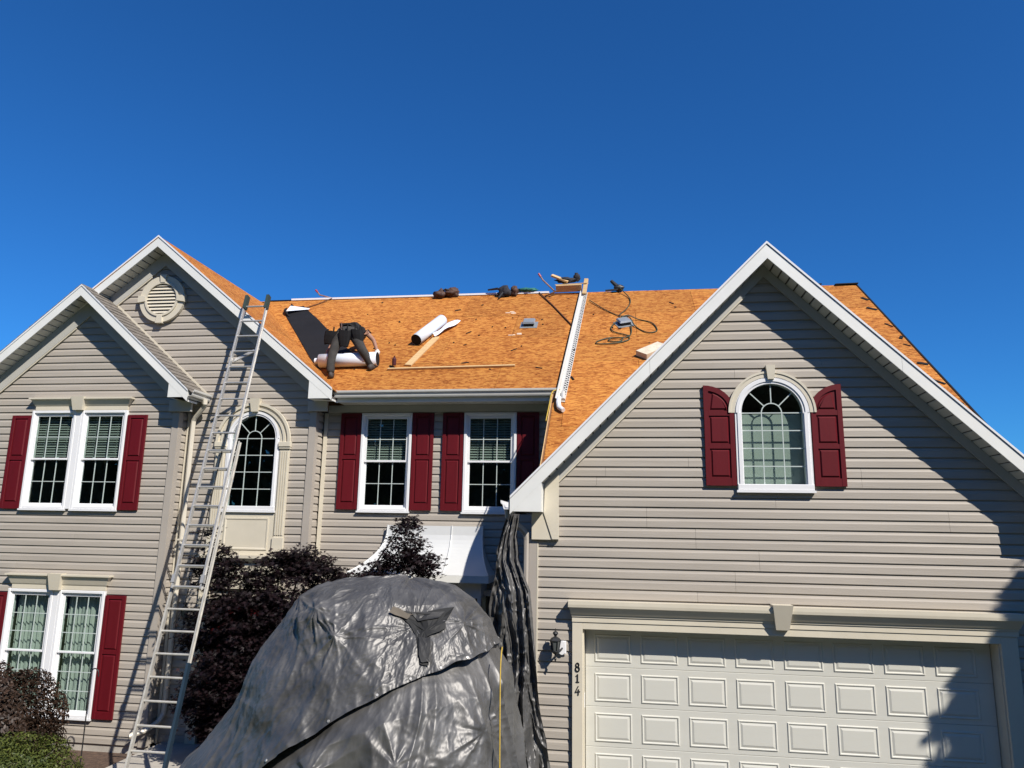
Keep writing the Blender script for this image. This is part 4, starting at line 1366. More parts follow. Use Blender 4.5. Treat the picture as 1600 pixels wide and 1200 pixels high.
# lumber
def plank(a, b, w, h, label, m=M_WOOD, group=None, name='wood_plank'):
    mb = MB().beam(a, b, w, h, up=RN)
    o = mb.build(name, m)
    bv = o.modifiers.new('edge', 'BEVEL'); bv.width = .004; bv.segments = 1
    return tag(o, label, 'plank', group)
plank(RP(-3.84, 12.93, .02), RP(-3.60, 14.02, .02), .13, .035, 'broad wooden plank leaning up the slope under the white roll')
plank(RP(-4.18, 12.80, .022), RP(-1.84, 12.86, .022), .042, .042, 'thin wooden batten lying across the slope near the eave')
bt = MB().lathe([(.0, 0), (.038, .002), (.04, .11), (.03, .135), (.014, .15), (.014, .175)], (0, 0, 0), 12)
o = bt.build('paint_bottle', mat('dark_red_can', (.07, .012, .012), rough=.4, var=.2))
o.location = RP(-4.09, 12.90, .045); tag(o, 'small dark red bottle standing on the thin batten', 'bottle')

# pile at the top of the gutter piece
plank((-1.38, 15.93, 9.02), (-.80, 15.93, 9.03), .05, .16, 'brown plank on edge under the pile at the ridge')
sh = MB().hexa([(-1.40, 15.93, 9.11), (-.68, 15.90, 9.12), (-.66, 16.22, 9.22), (-1.22, 16.26, 9.22), (-1.40, 15.93, 9.125), (-.68, 15.90, 9.135), (-.66, 16.22, 9.235), (-1.22, 16.26, 9.235)])
tag(sh.build('strand_board_offcut', M_WOOD), 'light wood offcut lying flat on the ridge pile', 'board')
plank((-.745, 15.86, 8.86), (-.70, 15.99, 9.25), .09, .05, 'short pale stud standing at the top of the gutter piece')
plank((-1.50, 16.15, 9.42), (-1.12, 16.1, 9.24), .09, .045, 'short lumber piece tilted on top of the ridge pile')
def lump(name, c, sx, sy, sz, m, label, cat, seed, n=14, parent=None, amp=.6):
    """crumpled bundle"""
    bm = bmesh.new()
    bmesh.ops.create_icosphere(bm, subdivisions=3, radius=1)
    for vt in bm.verts:
        k = 1 + amp * mnoise.fractal(vt.co * 1.9 + Vector((seed * 3.1, seed, 0)), 1.0, 2.0, 4)
        vt.co = Vector((vt.co.x * sx * k, vt.co.y * sy * k, vt.co.z * sz * k))
    me = bpy.data.meshes.new(name); bm.to_mesh(me); bm.free()
    me.materials.append(m)
    me.polygons.foreach_set('use_smooth', [True] * len(me.polygons))
    o = link(bpy.data.objects.new(name, me), parent)
    o.location = c
    if label: tag(o, label, cat)
    return o
M_LEATH = mat('brown_leather', (.075, .036, .022), rough=.7, var=.6, scale=9, bump=.5, bscale=20)
M_NAVY = mat('black_cloth', (.022, .022, .028), rough=.85, var=.5, scale=8, bump=.5, bscale=25)
tb = empty('tool_belt', (-3.92, 16.0, 8.9), 'brown leather tool belt lying in two pouches on the ridge', 'tool belt')
lump('pouch', (-4.06, 15.98, 8.98), .14, .09, .11, M_LEATH, None, None, 2, parent=tb)
lump('pouch', (-3.80, 16.02, 9.03), .17, .09, .12, M_LEATH, None, None, 5, parent=tb)
MB().tube([(-4.0, 15.95, 9.05), (-3.92, 15.93, 9.09), (-3.84, 15.94, 9.06)], .02, 6).build('strap', M_BLACK, tb)
tb = empty('tool_belt', (-2.52, 15.95, 8.9), 'black tool belt with straps heaped on the ridge beside the green bag', 'tool belt')
lump('pouch', (-2.55, 15.94, 8.99), .15, .08, .12, M_NAVY, None, None, 8, parent=tb)
lump('pouch', (-2.34, 15.98, 9.0), .09, .07, .12, M_LEATH, None, None, 11, parent=tb)
MB().tube([(-2.95, 16.02, 9.07), (-2.72, 15.98, 9.08), (-2.56, 15.92, 8.98), (-2.66, 15.80, 8.80)], [.02, .03, .03, .02], 6).build('strap', M_BLACK, tb)
M_GREEN = mat('green_fabric', (.01, .13, .11), rough=.7, var=.3, scale=8, bump=.4, bscale=25)
lump('fabric_bag', (-2.05, 16.08, 9.055), .23, .07, .05, M_GREEN, 'flat dark green bag lying on the ridge', 'bag', 4)
bl = empty('tool_bundle', (-1.1, 16.15, 9.22), 'dark bundle of tools on top of the ridge pile', 'tools')
lump('cloth', (-1.17, 16.15, 9.29), .22, .07, .06, M_NAVY, None, None, 6, parent=bl)
lump('handle', (-.93, 16.15, 9.36), .07, .05, .10, M_NAVY, None, None, 9, parent=bl)
# roof anchors with red tips and their ropes
M_REDT = mat('red_grip', (.35, .03, .05), rough=.5, var=.2)
def anchor(base, mid, tip, label):
    e = empty('pry_bar', base, label, 'pry bar')
    base, mid, tip = Vector(base), Vector(mid), Vector(tip)
    MB().tube([base, mid, mid + (tip - mid) * .5], .017, 8).build('shaft', mat('rusty_rod', (.28, .15, .10), rough=.6, var=.4, scale=12), e)
    MB().tube([mid + (tip - mid) * .5, tip], .024, 8).build('grip', M_REDT, e)
anchor((-1.42, 16.12, 9.02), (-1.70, 16.14, 9.31), (-1.80, 16.14, 9.47), 'bent bar with red grip standing beside the lumber pile')
anchor((-6.66, 16.14, 9.0), (-7.05, 16.14, 9.11), (-7.16, 16.14, 9.24), 'bent bar with red grip standing on the far left of the ridge')
M_CORD = mat('dark_cord', (.10, .035, .012), rough=.8, var=.3)
def cord(name, pts, r, m, label, cat='rope'):
    return tag(MB().tube(pts, r, 6).build(name, m, smooth=True), label, cat)
cord('safety_rope', [RP(-1.78, 16.1, .03), RP(-1.4, 15.4, .02), RP(-.9, 14.38, .02)], .014, M_CORD, 'taut brown rope running down the roof from the lumber pile')
cord('safety_rope', [RP(-6.68, 16.12, .04), RP(-6.9, 15.85, .02), RP(-7.24, 15.5, .02)], .012, M_CORD, 'short brown rope below the left pry bar')
cord('safety_rope', [RP(-1.35, 16.0, .10), RP(-1.62, 15.86, .03)], .018, M_CORD, 'short dark rope end beside the lumber pile')
# nail gun and hose
ng = empty('nail_gun', (-.04, 16.05, 9.0), 'black nail gun standing on the ridge beside the hose', 'nail gun')
MB().tube([(-.15, 16.08, 9.22), (-.02, 16.06, 9.08)], [.035, .05], 10).build('barrel', M_BLACK, ng)
lump('body', (.02, 16.04, 9.03), .11, .07, .075, M_BLACK, None, None, 3, parent=ng, amp=.25)
MB().beam((.0, 16.03, 9.06), (.12, 16.0, 9.0), .04, .05).build('handle', M_BLACK, ng)
MB().beam((-.28, 16.0, 8.965), (.0, 16.0, 8.985), .05, .03).build('magazine', M_BLACK, ng)
M_HOSE = mat('green_hose', (.045, .06, .03), rough=.55, var=.2)
hp = [(.05, 16.04, .09), (.22, 15.75, .03), (.26, 15.45, .02), (.16, 15.1, .02), (.03, 14.85, .02), (.10, 14.66, .06), (.22, 14.52, .12), (.34, 14.30, .02), (.55, 14.05, .02), (.74, 14.12, .02), (.66, 14.45, .02), (.40, 14.62, .02),
      (.15, 14.60, .12), (-.12, 14.35, .03), (-.10, 14.12, .02), (.15, 13.95, .02), (.20, 13.78, .02), (-.02, 13.65, .02), (-.36, 13.62, .02), (-.40, 13.72, .02), (-.15, 13.86, .02), (.08, 13.80, .03), (.0, 13.70, .02), (-.18, 13.74, .02), (-.12, 13.84, .03), (.12, 13.84, .03), (.24, 14.0, .02), (.25, 14.35, .04)]
hp2 = smooth_path([RP(a, b, c) for a, b, c in hp], 7)
cord('air_hose', hp2, .011, M_HOSE, 'thin dark green air hose looping from the nail gun', 'hose')
cord('air_hose', smooth_path([RP(-.62, 15.6, .03), RP(-.3, 15.15, .02), RP(.0, 14.82, .02), (RP(.16, 14.62, .10))], 6), .010, M_HOSE, 'straight dark hose running from the gutter piece to the hose loops', 'hose')
# offcut near the garage rake, small debris
oc = MB().beam(RP(.40, 13.10, .06), RP(.80, 13.42, .06), .26, .10, up=RN)
tag(oc.build('board_offcut', mat('pale_board', (.66, .58, .44), rough=.8, var=.25, scale=9)), 'pale board offcut lying beside the garage rake', 'board')
deb = MB()
rr = random.Random(21)
for k in range(62):
    x = rr.uniform(-6.5, 4.9); y = rr.uniform(12.3, 15.9)
    if y < 12.2 + (-4.84 - x) * 1.08 + .3 and x < -4.6: continue
    if 1.0 < x < 3 and y < 14: continue
    a = rr.uniform(0, math.pi); l = rr.choice((.012, .015, .02, .02, .03, .07)); w = rr.uniform(.010, .020)
    c, s = math.cos(a), math.sin(a)
    deb.hexa([tuple(RP(x + u * c - t * s, y + (u * s + t * c) * .8, h)) for h in (.003, rr.uniform(.008, .02)) for u, t in ((-l, -w), (l, -w * .6), (l * .8, w), (-l, w * .7))])
o = deb.build('felt_scraps', M_FELT); tag(o, 'small black felt scraps and nails scattered over the bare roof', 'scraps', kind='stuff')
chk = MB()
for x, y, k in ((-2.25, 15.14, 5), (-2.03, 14.13, 4)):
    for i in range(k):
        u, t = rr.uniform(-.13, .13), rr.uniform(-.06, .06)
        chk.hexa([tuple(RP(x + u + a, y + t + b, h)) for h in (.0022, .004) for a, b in ((-.05, -.01), (.05, -.015), (.04, .02), (-.05, .015))])
o = chk.build('chalk_marks', mat('chalk', (.72, .55, .40), rough=.9)); o.parent = roof; o['label'] = 'pale scuff marks on the boards'
cord('yellow_rope', smooth_path([RP(-.96, 12.02, .05), RP(-1.08, 11.95, .05), RP(-1.10, 11.6, .03), RP(-1.11, 11.2, .02)], 5), .010, M_ROPE, 'yellow rope hanging along the raw roof edge by the middle wall')
# ------------------------------------------------------------------ lanterns
def lantern(x, Y, z, label, plate=True):
    """z is the top of the finial; hangs on the wall at y = Y"""
    e = empty('wall_lantern', (x, Y, z), label, 'lantern')
    c = (x, Y - .12, z)
    if plate:
        p = MB().loft([[(x + .075 + .05 * math.cos(2 * math.pi * k / 16) * (1 if True else 0), y, z - .245 + .085 * math.sin(2 * math.pi * k / 16)) for k in range(16)] for y in (Y - .018, Y - .035)])
        p.build('back_plate', M_WHITE, e)
        pp = MB().box(x + .02, x + .13, Y - .034, Y - .017, z - .32, z - .16, .008); pp.build('back_plate', M_WHITE, e)
    MB().lathe([(.004, 0), (.006, -.03), (.03, -.045), (.036, -.062), (.02, -.085), (.012, -.10)], c, 12).build('finial', M_BLACK, e)
    MB().lathe([(.012, -.095), (.05, -.115), (.072, -.14), (.075, -.148)], c, 6).build('cap', M_BLACK, e)
    MB().lathe([(.060, -.15), (.040, -.265)], c, 6).build('glass', mat('smoky_glass', (.10, .11, .11), rough=.15, var=.2), e)
    fr = MB()
    for k in range(6):
        a = math.pi / 3 * k
        fr.beam((c[0] + .066 * math.cos(a), c[1] + .066 * math.sin(a), z - .147), (c[0] + .044 * math.cos(a), c[1] + .044 * math.sin(a), z - .268), .010, .010)
    fr.build('cage', M_BLACK, e)
    MB().lathe([(.048, -.265), (.05, -.28), (.03, -.305), (.012, -.315), (.010, -.355), (.016, -.365), (.004, -.41)], c, 12).build('base', M_BLACK, e)
    MB().tube([(x, Y - .12, z - .30), (x + .03, Y - .10, z - .285), (x + .07, Y - .05, z - .26), (x + .08, Y - .03, z - .25)], .012, 8).build('arm', M_BLACK, e)
    MB().tube([(x, Y - .12, z - .266), (x, Y - .12, z - .20)], .012, 8).build('candle', M_TRIM, e)
lantern(-0.83, 9.935, 2.455, 'small black lantern on the siding left of the garage door')
lantern(-7.26, 12.185, 2.42, 'small black lantern beside the entry, half behind the maple', plate=False)

# ------------------------------------------------------------------ extension ladder
ld = empty('extension_ladder', (-6.12, 9.5, 0), 'tall aluminium extension ladder leaning on the entry gable eave', 'ladder')
TL, TR_ = Vector((-6.51, 11.83, 7.60)), Vector((-6.09, 11.83, 7.60))
FL, FR = Vector((-6.37, 9.47, 0.02)), Vector((-5.90, 9.47, 0.02))
axis = (TL - FL).normalized()
ln = Vector((0, -axis.z, axis.y)).normalized()       # towards the camera
def lp(side, t, w=0.0, h=0.0):
    """point on the ladder: side 0 left..1 right, t 0 foot..1 top"""
    a = FL + (TL - FL) * t; b = FR + (TR_ - FR) * t
    p = a + (b - a) * side
    return p + Vector((w, 0, 0)) + ln * h
Llen = (TL - FL).length
def rail(m, side, t0, t1, w, h, wid, dep, lip):
    # channel: web and two flanges
    s = -1 if side == 0 else 1
    a, b = lp(side, t0, w, h), lp(side, t1, w, h)
    m.beam(a, b, .006, dep, up=ln)
    for k in (-1, 1):
        m.beam(a + ln * (k * dep / 2) + Vector((s * wid / 2 * -0 + s * wid / 2, 0, 0)), b + ln * (k * dep / 2) + Vector((s * wid / 2, 0, 0)), wid, .006, up=ln)
for nm, t0, t1, w, h, mt, lab in (('base_section', 0.0, .655, .03, -.03, M_ALUW, 'wider scuffed base section'), ('fly_section', .36, .985, -.012, .035, M_ALU, 'narrower fly section')):
    sec = empty(nm, (0, 0, 0), parent=ld)
    sec['label'] = lab
    for side in (0, 1):
        m = MB()
        rail(m, side, t0, t1, (-w if side == 0 else w), h, .020, .062, 1)
        m.build('rail', mt, sec)
    n = int((t1 - t0) * Llen / .305)
    for k in range(n + 1):
        t = .018 + (round((t0 * Llen) / .305) + k) * .305 / Llen
        if t > t1 - .004: break
        a, b = lp(0, t, -w, h), lp(1, t, w, h)
        MB().tube([a, b], .0155, 10).build('rung', mt, sec)
for side, w in ((0, .012), (1, -.012)):
    MB().beam(lp(side, .972, w, .035), lp(side, 1.006, w, .035), .05, .095, up=ln).build('end_cap', mat('green_rubber', (.03, .05, .042), rough=.7, var=.2), ld)
for side, w in ((0, -.03), (1, .03)):
    MB().box(lp(side, 0, w).x - .045, lp(side, 0, w).x + .045, 9.43, 9.56, .012, .04).build('foot', M_DARK, ld)
MB().beam(lp(1, .0, .034, -.03), lp(1, .235, .034, -.03), .038, .075, up=ln).build('dark_rail_length', mat('dark_blue', (.018, .035, .055), rough=.45, var=.2), ld)  # dark blue beam over the lower length of the right rail
br_ = MB(); br_.beam(lp(0, .845, .01, -.04), lp(1, .875, -.01, -.04), .05, .02, up=ln); br_.build('stand_off', M_ALU, ld)
MB().tube([lp(.5, .70, 0, .0), lp(.52, .5, 0, -.02), lp(.45, .33, 0, -.05), lp(.2, .30, 0, -.08)], .007, 6).build('hoist_rope', M_DARK, ld)
for s_ in (0, 1):
    MB().beam(lp(s_, .37, 0, .05), lp(s_, .385, 0, .05), .05, .06, up=ln).build('rung_lock', M_ALU, ld)

# ------------------------------------------------------------------ noise for cloth
def gnoise(x, y, z, seed=0):
    def hsh(i, j, k):
        n = (i * 374761393 + j * 668265263 + k * 1442695041 + seed * 974711) & 0x7fffffff
        n = ((n ^ (n >> 13)) * 1274126177) & 0x7fffffff
        return ((n ^ (n >> 16)) & 0xffff) / 32767.5 - 1
    xi, yi, zi = np.floor(x).astype(np.int64), np.floor(y).astype(np.int64), np.floor(z).astype(np.int64)
    fx, fy, fz = x - xi, y - yi, z - zi
    u, v, w = [t * t * t * (t * (t * 6 - 15) + 10) for t in (fx, fy, fz)]
    r = 0
    for a in (0, 1):
        for b in (0, 1):
            for c in (0, 1):
                r = r + hsh(xi + a, yi + b, zi + c) * (u if a else 1 - u) * (v if b else 1 - v) * (w if c else 1 - w)
    return r

# ------------------------------------------------------------------ tarp-covered mound
HS = np.array([0, .6, 1.01, 1.56, 2.19, 2.69, 2.90, 3.02, 3.085, 3.10])
WL = np.array([3.02, 2.70, 2.42, 2.02, 1.60, 1.24, .95, .62, .25, .01])
WR = np.array([1.25, 1.22, 1.19, 1.17, 1.12, .93, .74, .52, .22, .01])
WF = np.array([1.60, 1.52, 1.44, 1.33, 1.15, .90, .70, .48, .20, .01])
WB = np.array([1.4, 1.3, 1.2, 1.1, .95, .75, .56, .40, .18, .01])
CX, CY = -2.35, 8.35
def grid_normals(P):
    du = np.gradient(P, axis=1); dv = np.gradient(P, axis=0)
    n = np.cross(du, dv)
    return n / (np.linalg.norm(n, axis=-1, keepdims=True) + 1e-9)
def sheet_mesh(name, P, parent):
    r, c = P.shape[:2]
    me = bpy.data.meshes.new(name)
    me.vertices.add(r * c); me.vertices.foreach_set('co', P.reshape(-1))
    J, I = np.meshgrid(np.arange(r - 1), np.arange(c - 1), indexing='ij')
    a = (J * c + I).reshape(-1)
    q = np.stack([a, a + 1, a + c + 1, a + c], 1).reshape(-1)
    me.loops.add(len(q)); me.loops.foreach_set('vertex_index', q)
    n = len(a)
    me.polygons.add(n); me.polygons.foreach_set('loop_start', np.arange(0, 4 * n, 4)); me.polygons.foreach_set('loop_total', np.full(n, 4))
    me.polygons.foreach_set('use_smooth', np.ones(n, bool))
    me.materials.append(TARP); me.update(); me.validate()
    return link(bpy.data.objects.new(name, me), parent)
def ridge(a, b, s):
    return 1 - np.abs(gnoise(a, b, a * 0 + .37, s))
def crinkle(U, W, seed):
    """foil-like crinkles: flat little facets between sharp creases, in sheet coordinates (metres)"""
    wa, wb = gnoise(U * 1.1, W * 1.1, U * 0, seed), gnoise(U * 2.6, W * 2.6, U * 0, seed + 1)
    d = .0130 * ridge(U * 4.2 + wa * 1.2, W * 2.0 + wb * .5, seed + 2)
    d = d + .0095 * ridge(U * 4.5 + W * 3.6 + wa, W * 4.4 - U * 2.6 + wb, seed + 3)
    d = d + .0062 * ridge(U * 10.5 - W * 5.0 + wb * 1.5, W * 8.0 + U * 3.1 + wa, seed + 4)
    d = d + .0040 * ridge(U * 19 + wa * 3, W * 15 + U * 8 + wb * 2, seed + 5)
    d = d + .0020 * ridge(U * 36 + wb * 3, W * 33 - U * 14, seed + 6)
    amp = .65 + .8 * np.clip(gnoise(U * .7 + 3, W * .7, U * 0, seed + 7) + .35, 0, 1)
    d = d * amp * 1.3
    d = d + .034 * ridge(U * 1.7 + wa * .8, W * 1.05 + wb * .3, seed + 8) + .022 * ridge(U * 2.3 + W * 1.4 + wa, W * 2.1 - U * 1.1, seed + 9)
    return d
PEAKS = [(-3.05, 2.72, .11, .26), (-2.78, 2.56, .09, .24), (-3.36, 2.78, .10, .25), (-1.62, 2.70, .045, .25), (-2.05, 1.55, .08, .32), (-2.75, 1.45, .10, .35), (-1.45, 1.75, .07, .3), (-2.35, .9, .09, .4), (-3.4, 1.1, .09, .4)]
def tarp_surface(nth, nt, top, bottom, lift, seed, folds, drop=0.0):
    th = np.linspace(-.25 * math.pi, 1.22 * math.pi, nth)
    TH, TT = np.meshgrid(th, np.linspace(0, 1, nt))
    bot = bottom(TH); tp = top(TH)
    hh = tp - (tp - bot) * (TT ** 1.5 if folds < 1 else TT)
    c, s = np.cos(TH), np.sin(TH)
    wx = np.where(c > 0, np.interp(hh, HS, WR), np.interp(hh, HS, WL))
    wy = np.where(s > 0, np.interp(hh, HS, WF), np.interp(hh, HS, WB))
    P = np.stack([CX + wx * c, CY - wy * s, hh], -1)
    for _ in range(2):                      # ease the kinks between the measured heights
        P[1:-1] = (P[:-2] + 2 * P[1:-1] + P[2:]) / 4
    n = grid_normals(P)
    out = np.stack([c, -s, np.full_like(c, .6)], -1)
    sg = np.sign((n * out).sum(-1, keepdims=True)); sg[sg == 0] = 1
    n = n * sg
    X, Y, Z = P[..., 0], P[..., 1], P[..., 2]
    U = TH * 1.55; W = np.cumsum(np.concatenate([np.zeros((1, nth)), np.linalg.norm(np.diff(P, axis=0), axis=-1)], 0), 0)
    down = np.clip((2.95 - Z) / 1.9, 0, 1)
    wob = gnoise(X * .9, Y * .9, Z * .9, seed + 5)
    disp = .085 * gnoise(X * 1.35 + 4, Y * 1.35, Z * 1.35, seed + 6) * np.clip((3.1 - Z) * 2, 0, 1)
    # long drapes hanging down the sides, sharper low down
    f1 = ridge(TH * 2.4 + wob * .6, Z * .30, seed); f2 = ridge(TH * 5.5 + wob * 1.1, Z * .55 + 3, seed + 1); f3 = ridge(TH * 12 + wob * 2, Z * .9 + 7, seed + 2)
    disp = disp + (folds * (.16 * (f1 ** 2 - .5) + .07 * (f2 ** 2 - .5)) + .022 * (f3 - .6)) * (.12 + .88 * down)
    # points where branches hold the sheet up, creases running out from them
    front = np.clip(s * 3 + .3, 0, 1)
    for k, (px, pz, a, r0) in enumerate(PEAKS):
        dx_, dz_ = X - px, (Z - pz) * 1.15
        r = np.sqrt(dx_ ** 2 + dz_ ** 2) + 1e-6
        ph = np.arctan2(dz_, dx_)
        cre = ridge(np.cos(ph) * 2.6 + k * 3.3, np.sin(ph) * 2.6 + r * .4, seed + 20 + k)
        disp = disp + front * (a * np.exp(-r / r0 * 1.4) + .055 * np.exp(-r / .42) * (cre - .6) * np.clip(r / .08, 0, 1))
    # gathers drawn towards the patch from the crown
    dx_, dz_ = X + 2.05, (Z - 2.74) * 1.2
    r = np.sqrt(dx_ ** 2 + dz_ ** 2) + 1e-6; ph = np.arctan2(dz_, dx_)
    disp = disp + front * (.030 * np.exp(-r / .38) * (ridge(np.cos(ph) * 4.2, np.sin(ph) * 4.2 + r * .3, seed + 40) - .6) * np.clip(r / .1, 0, 1) - .05 * np.exp(-(r / .22) ** 2))
    ease = np.clip(TT * 5, 0, 1) if folds >= 1 else np.ones_like(TT)
    disp = disp * ease + (np.minimum(disp, 0) - .02) * (1 - ease)
    smooth_P = P + n * (disp + lift)[..., None]
    edge = np.exp(-(1 - TT) * nt / 7.0) * np.clip(.3 + gnoise(U * 1.6, U * 0 + .4, U * 0, 71), 0, 1)
    full = smooth_P + n * (crinkle(U, W, seed + 50) * ease - .045 + (.05 * edge if folds < 1 else 0))[..., None]
    full[..., 2] = np.maximum(full[..., 2], .02)
    return full, smooth_P
HT = np.array([-1.0, .0, .5, 1.0, 1.25, 1.57, 1.75, 1.95, 2.1, 2.4, 2.8, 3.9])
HZ = np.array([2.45, 2.47, 2.43, 2.30, 2.25, 2.04, 1.86, 1.58, 1.33, .80, .34, .1])
def hem(th):
    return np.interp(th, HT, HZ) + .014 * np.sin(th * 9) + .008 * np.sin(th * 23 + 1)
mound = empty('tarp_covered_mound', (CX, CY, 0), 'large silver tarp draped over shrubs before the entry, patched on top', 'tarp')
LOWP, _ = tarp_surface(640, 260, lambda th: hem(th) + .20, lambda th: np.zeros_like(th), -.026, 9, 1.5)
sheet_mesh('lower_tarp', LOWP, mound)
UPP, USM = tarp_surface(760, 330, lambda th: np.full_like(th, 3.098), hem, 0.0, 3, .45)
sheet_mesh('upper_tarp', UPP, mound)
UP = (USM[..., 0], USM[..., 1], USM[..., 2])
# torn patch: dark hole with grey scraps
def find_up(x, z):
    """point of the sheet seen from the street at about x, z"""
    X, Y, Z = UP
    d = (X - x) ** 2 + (Z - z) ** 2 + np.where(Y > CY - .1, 9, 0)
    j, i = np.unravel_index(np.argmin(d), d.shape)
    p = Vector((X[j, i], Y[j, i], Z[j, i]))
    j0, j1, i0, i1 = max(j - 6, 0), min(j + 6, X.shape[0] - 1), max(i - 6, 0), min(i + 6, X.shape[1] - 1)
    a = Vector((X[j1, i] - X[j0, i], Y[j1, i] - Y[j0, i], Z[j1, i] - Z[j0, i]))
    b = Vector((X[j, i1] - X[j, i0], Y[j, i1] - Y[j, i0], Z[j, i1] - Z[j, i0]))
    n = a.cross(b).normalized()
    if n.y > 0: n = -n
    return p, n
def scrap(pts, m, h, name='patch'):
    """flat scrap following the sheet, outline given in x, z"""
    poly = []
    for k in range(len(pts)):
        a, b = pts[k], pts[(k + 1) % len(pts)]
        for t in (0, .34, .67):
            poly.append((a[0] + (b[0] - a[0]) * t + random.uniform(-.006, .006), a[1] + (b[1] - a[1]) * t + random.uniform(-.006, .006)))
    cx_, cz_ = sum(p[0] for p in poly) / len(poly), sum(p[1] for p in poly) / len(poly)
    rings = []
    for sc in (1.0, .75, .5, .25):
        ring = []
        for x, z in poly:
            p, n = find_up(cx_ + (x - cx_) * sc, cz_ + (z - cz_) * sc)
            ring.append(p + n * h)
        rings.append(ring)
    pc, nc = find_up(cx_, cz_)
    N = len(poly)
    v = rings[0] + rings[1] + rings[2] + rings[3] + [pc + nc * h]
    f = [(q * N + k, q * N + (k + 1) % N, (q + 1) * N + (k + 1) % N, (q + 1) * N + k) for q in range(3) for k in range(N)]
    f += [(3 * N + k, 3 * N + (k + 1) % N, 4 * N) for k in range(N)]
    return mesh_obj(name, v, f, m, mound)
M_TAPE = mat('grey_tape', (.034, .033, .031), rough=.55, var=.3, scale=12)
M_HOLE = mat('torn_hole', (.012, .012, .011), rough=.7, var=.3)
M_CARD = mat('tan_card', (.12, .10, .075), rough=.8, var=.2)
scrap([(-2.30, 2.84), (-2.02, 2.80), (-1.74, 2.84), (-1.76, 2.66), (-1.90, 2.60), (-1.84, 2.36), (-1.94, 2.36), (-2.02, 2.60)], M_HOLE, .042, 'torn_patch')
scrap([(-2.30, 2.85), (-2.10, 2.78), (-2.16, 2.73), (-2.34, 2.79)], M_CARD, .062, 'card_scrap')
scrap([(-2.14, 2.80), (-1.80, 2.80), (-1.84, 2.73), (-2.02, 2.71)], M_TAPE, .054, 'tape_patch')
scrap([(-1.99, 2.57), (-1.87, 2.58), (-1.84, 2.38), (-1.93, 2.37)], M_TAPE, .058, 'tape_patch')
# grommets along the hem
gm = MB()
UN = grid_normals(UPP)
for i in range(40, UPP.shape[1] - 20, 42):
    p = Vector(UPP[-6, i]); n = Vector(UN[-6, i])
    gm.tube([p - n * .008, p + n * .008], .013, 8)
gm.build('grommets', M_ALU, mound)['kind'] = 'stuff'

# ------------------------------------------------------------------ tarp hanging from the garage eave
def drape(name, table, nx, nz, folds, depth, seed, label):
    """hanging sheet gathered at the top; table rows: z, left x, right x, y"""
    tz = np.array([r[0] for r in table]); o_ = np.argsort(tz)
    U, W = np.meshgrid(np.linspace(0, 1, nx), np.linspace(0, 1, nz))
    Zg = table[0][0] + (table[-1][0] - table[0][0]) * W
    col = lambda k: np.interp(Zg, tz[o_], np.array([r[k] for r in table])[o_])
    xa, xb, yy = col(1), col(2), col(3)
    wob = gnoise(U * 2, W * 3.2, U * 0, seed)
    wob2 = gnoise(U * 3, W * 7, U * 0 + 5, seed + 7)
    Xg = xa + (xb - xa) * np.clip(U + .10 * wob * np.sin(U * math.pi), 0, 1)
    ph = U * folds + wob * .75 + W * .35 + wob2 * .05
    tri = 2 * np.abs(2 * (ph - np.floor(ph + .5))) - 1
    fo = tri * depth * (.5 + .5 * W) * (1 + .8 * wob)
    fo = fo + depth * .6 * gnoise(U * folds * 1.3, W * 9, U * 0 + 2, seed + 1)
    cr = (1 - np.abs(gnoise(U * 5 + wob2, W * 17 + wob * 2, U * 0, seed + 2))) ** 3 * .040 + (1 - np.abs(gnoise(U * 9 - W * 9, W * 38, U * 0, seed + 4))) ** 3 * .016
    Yg = yy + fo - cr - 1.5 * crinkle(U * 1.1, W * 3.8, seed + 9) - .06 * np.sin(U * math.pi)
    Xg = Xg + .022 * wob2 * np.sin(W * math.pi)
    return tag(sheet_mesh(name, np.stack([Xg, Yg, Zg], -1), None), label, 'tarp')
drape('hanging_tarp', [(3.87, -1.40, -1.28, 9.66), (3.60, -1.47, -1.31, 9.60), (3.30, -1.53, -1.26, 9.50), (2.95, -1.44, -1.10, 9.42), (2.34, -1.36, -1.03, 9.40), (1.6, -1.34, -.94, 9.36), (.9, -1.32, -.83, 9.32), (.03, -1.32, -.74, 9.28)],
      120, 420, 2.7, .060, 31, 'narrow silver tarp hanging in folds from the garage eave')
drape('hanging_tarp', [(3.86, -1.48, -1.36, 9.95), (3.4, -1.62, -1.34, 10.1), (2.6, -1.75, -1.34, 10.3), (1.2, -1.9, -1.3, 10.5)],
      50, 90, 2.2, .08, 37, 'dark tarp side hanging in shade beneath the garage eave')
# rope tying the mound
cord('yellow_rope', smooth_path([(-1.20, 7.80, 2.50), (-1.185, 7.62, 2.30), (-1.15, 7.45, 1.6), (-1.13, 7.40, .9), (-1.10, 7.38, .05)], 6), .0065, M_ROPE, 'yellow rope hanging down the right side of the covered mound')

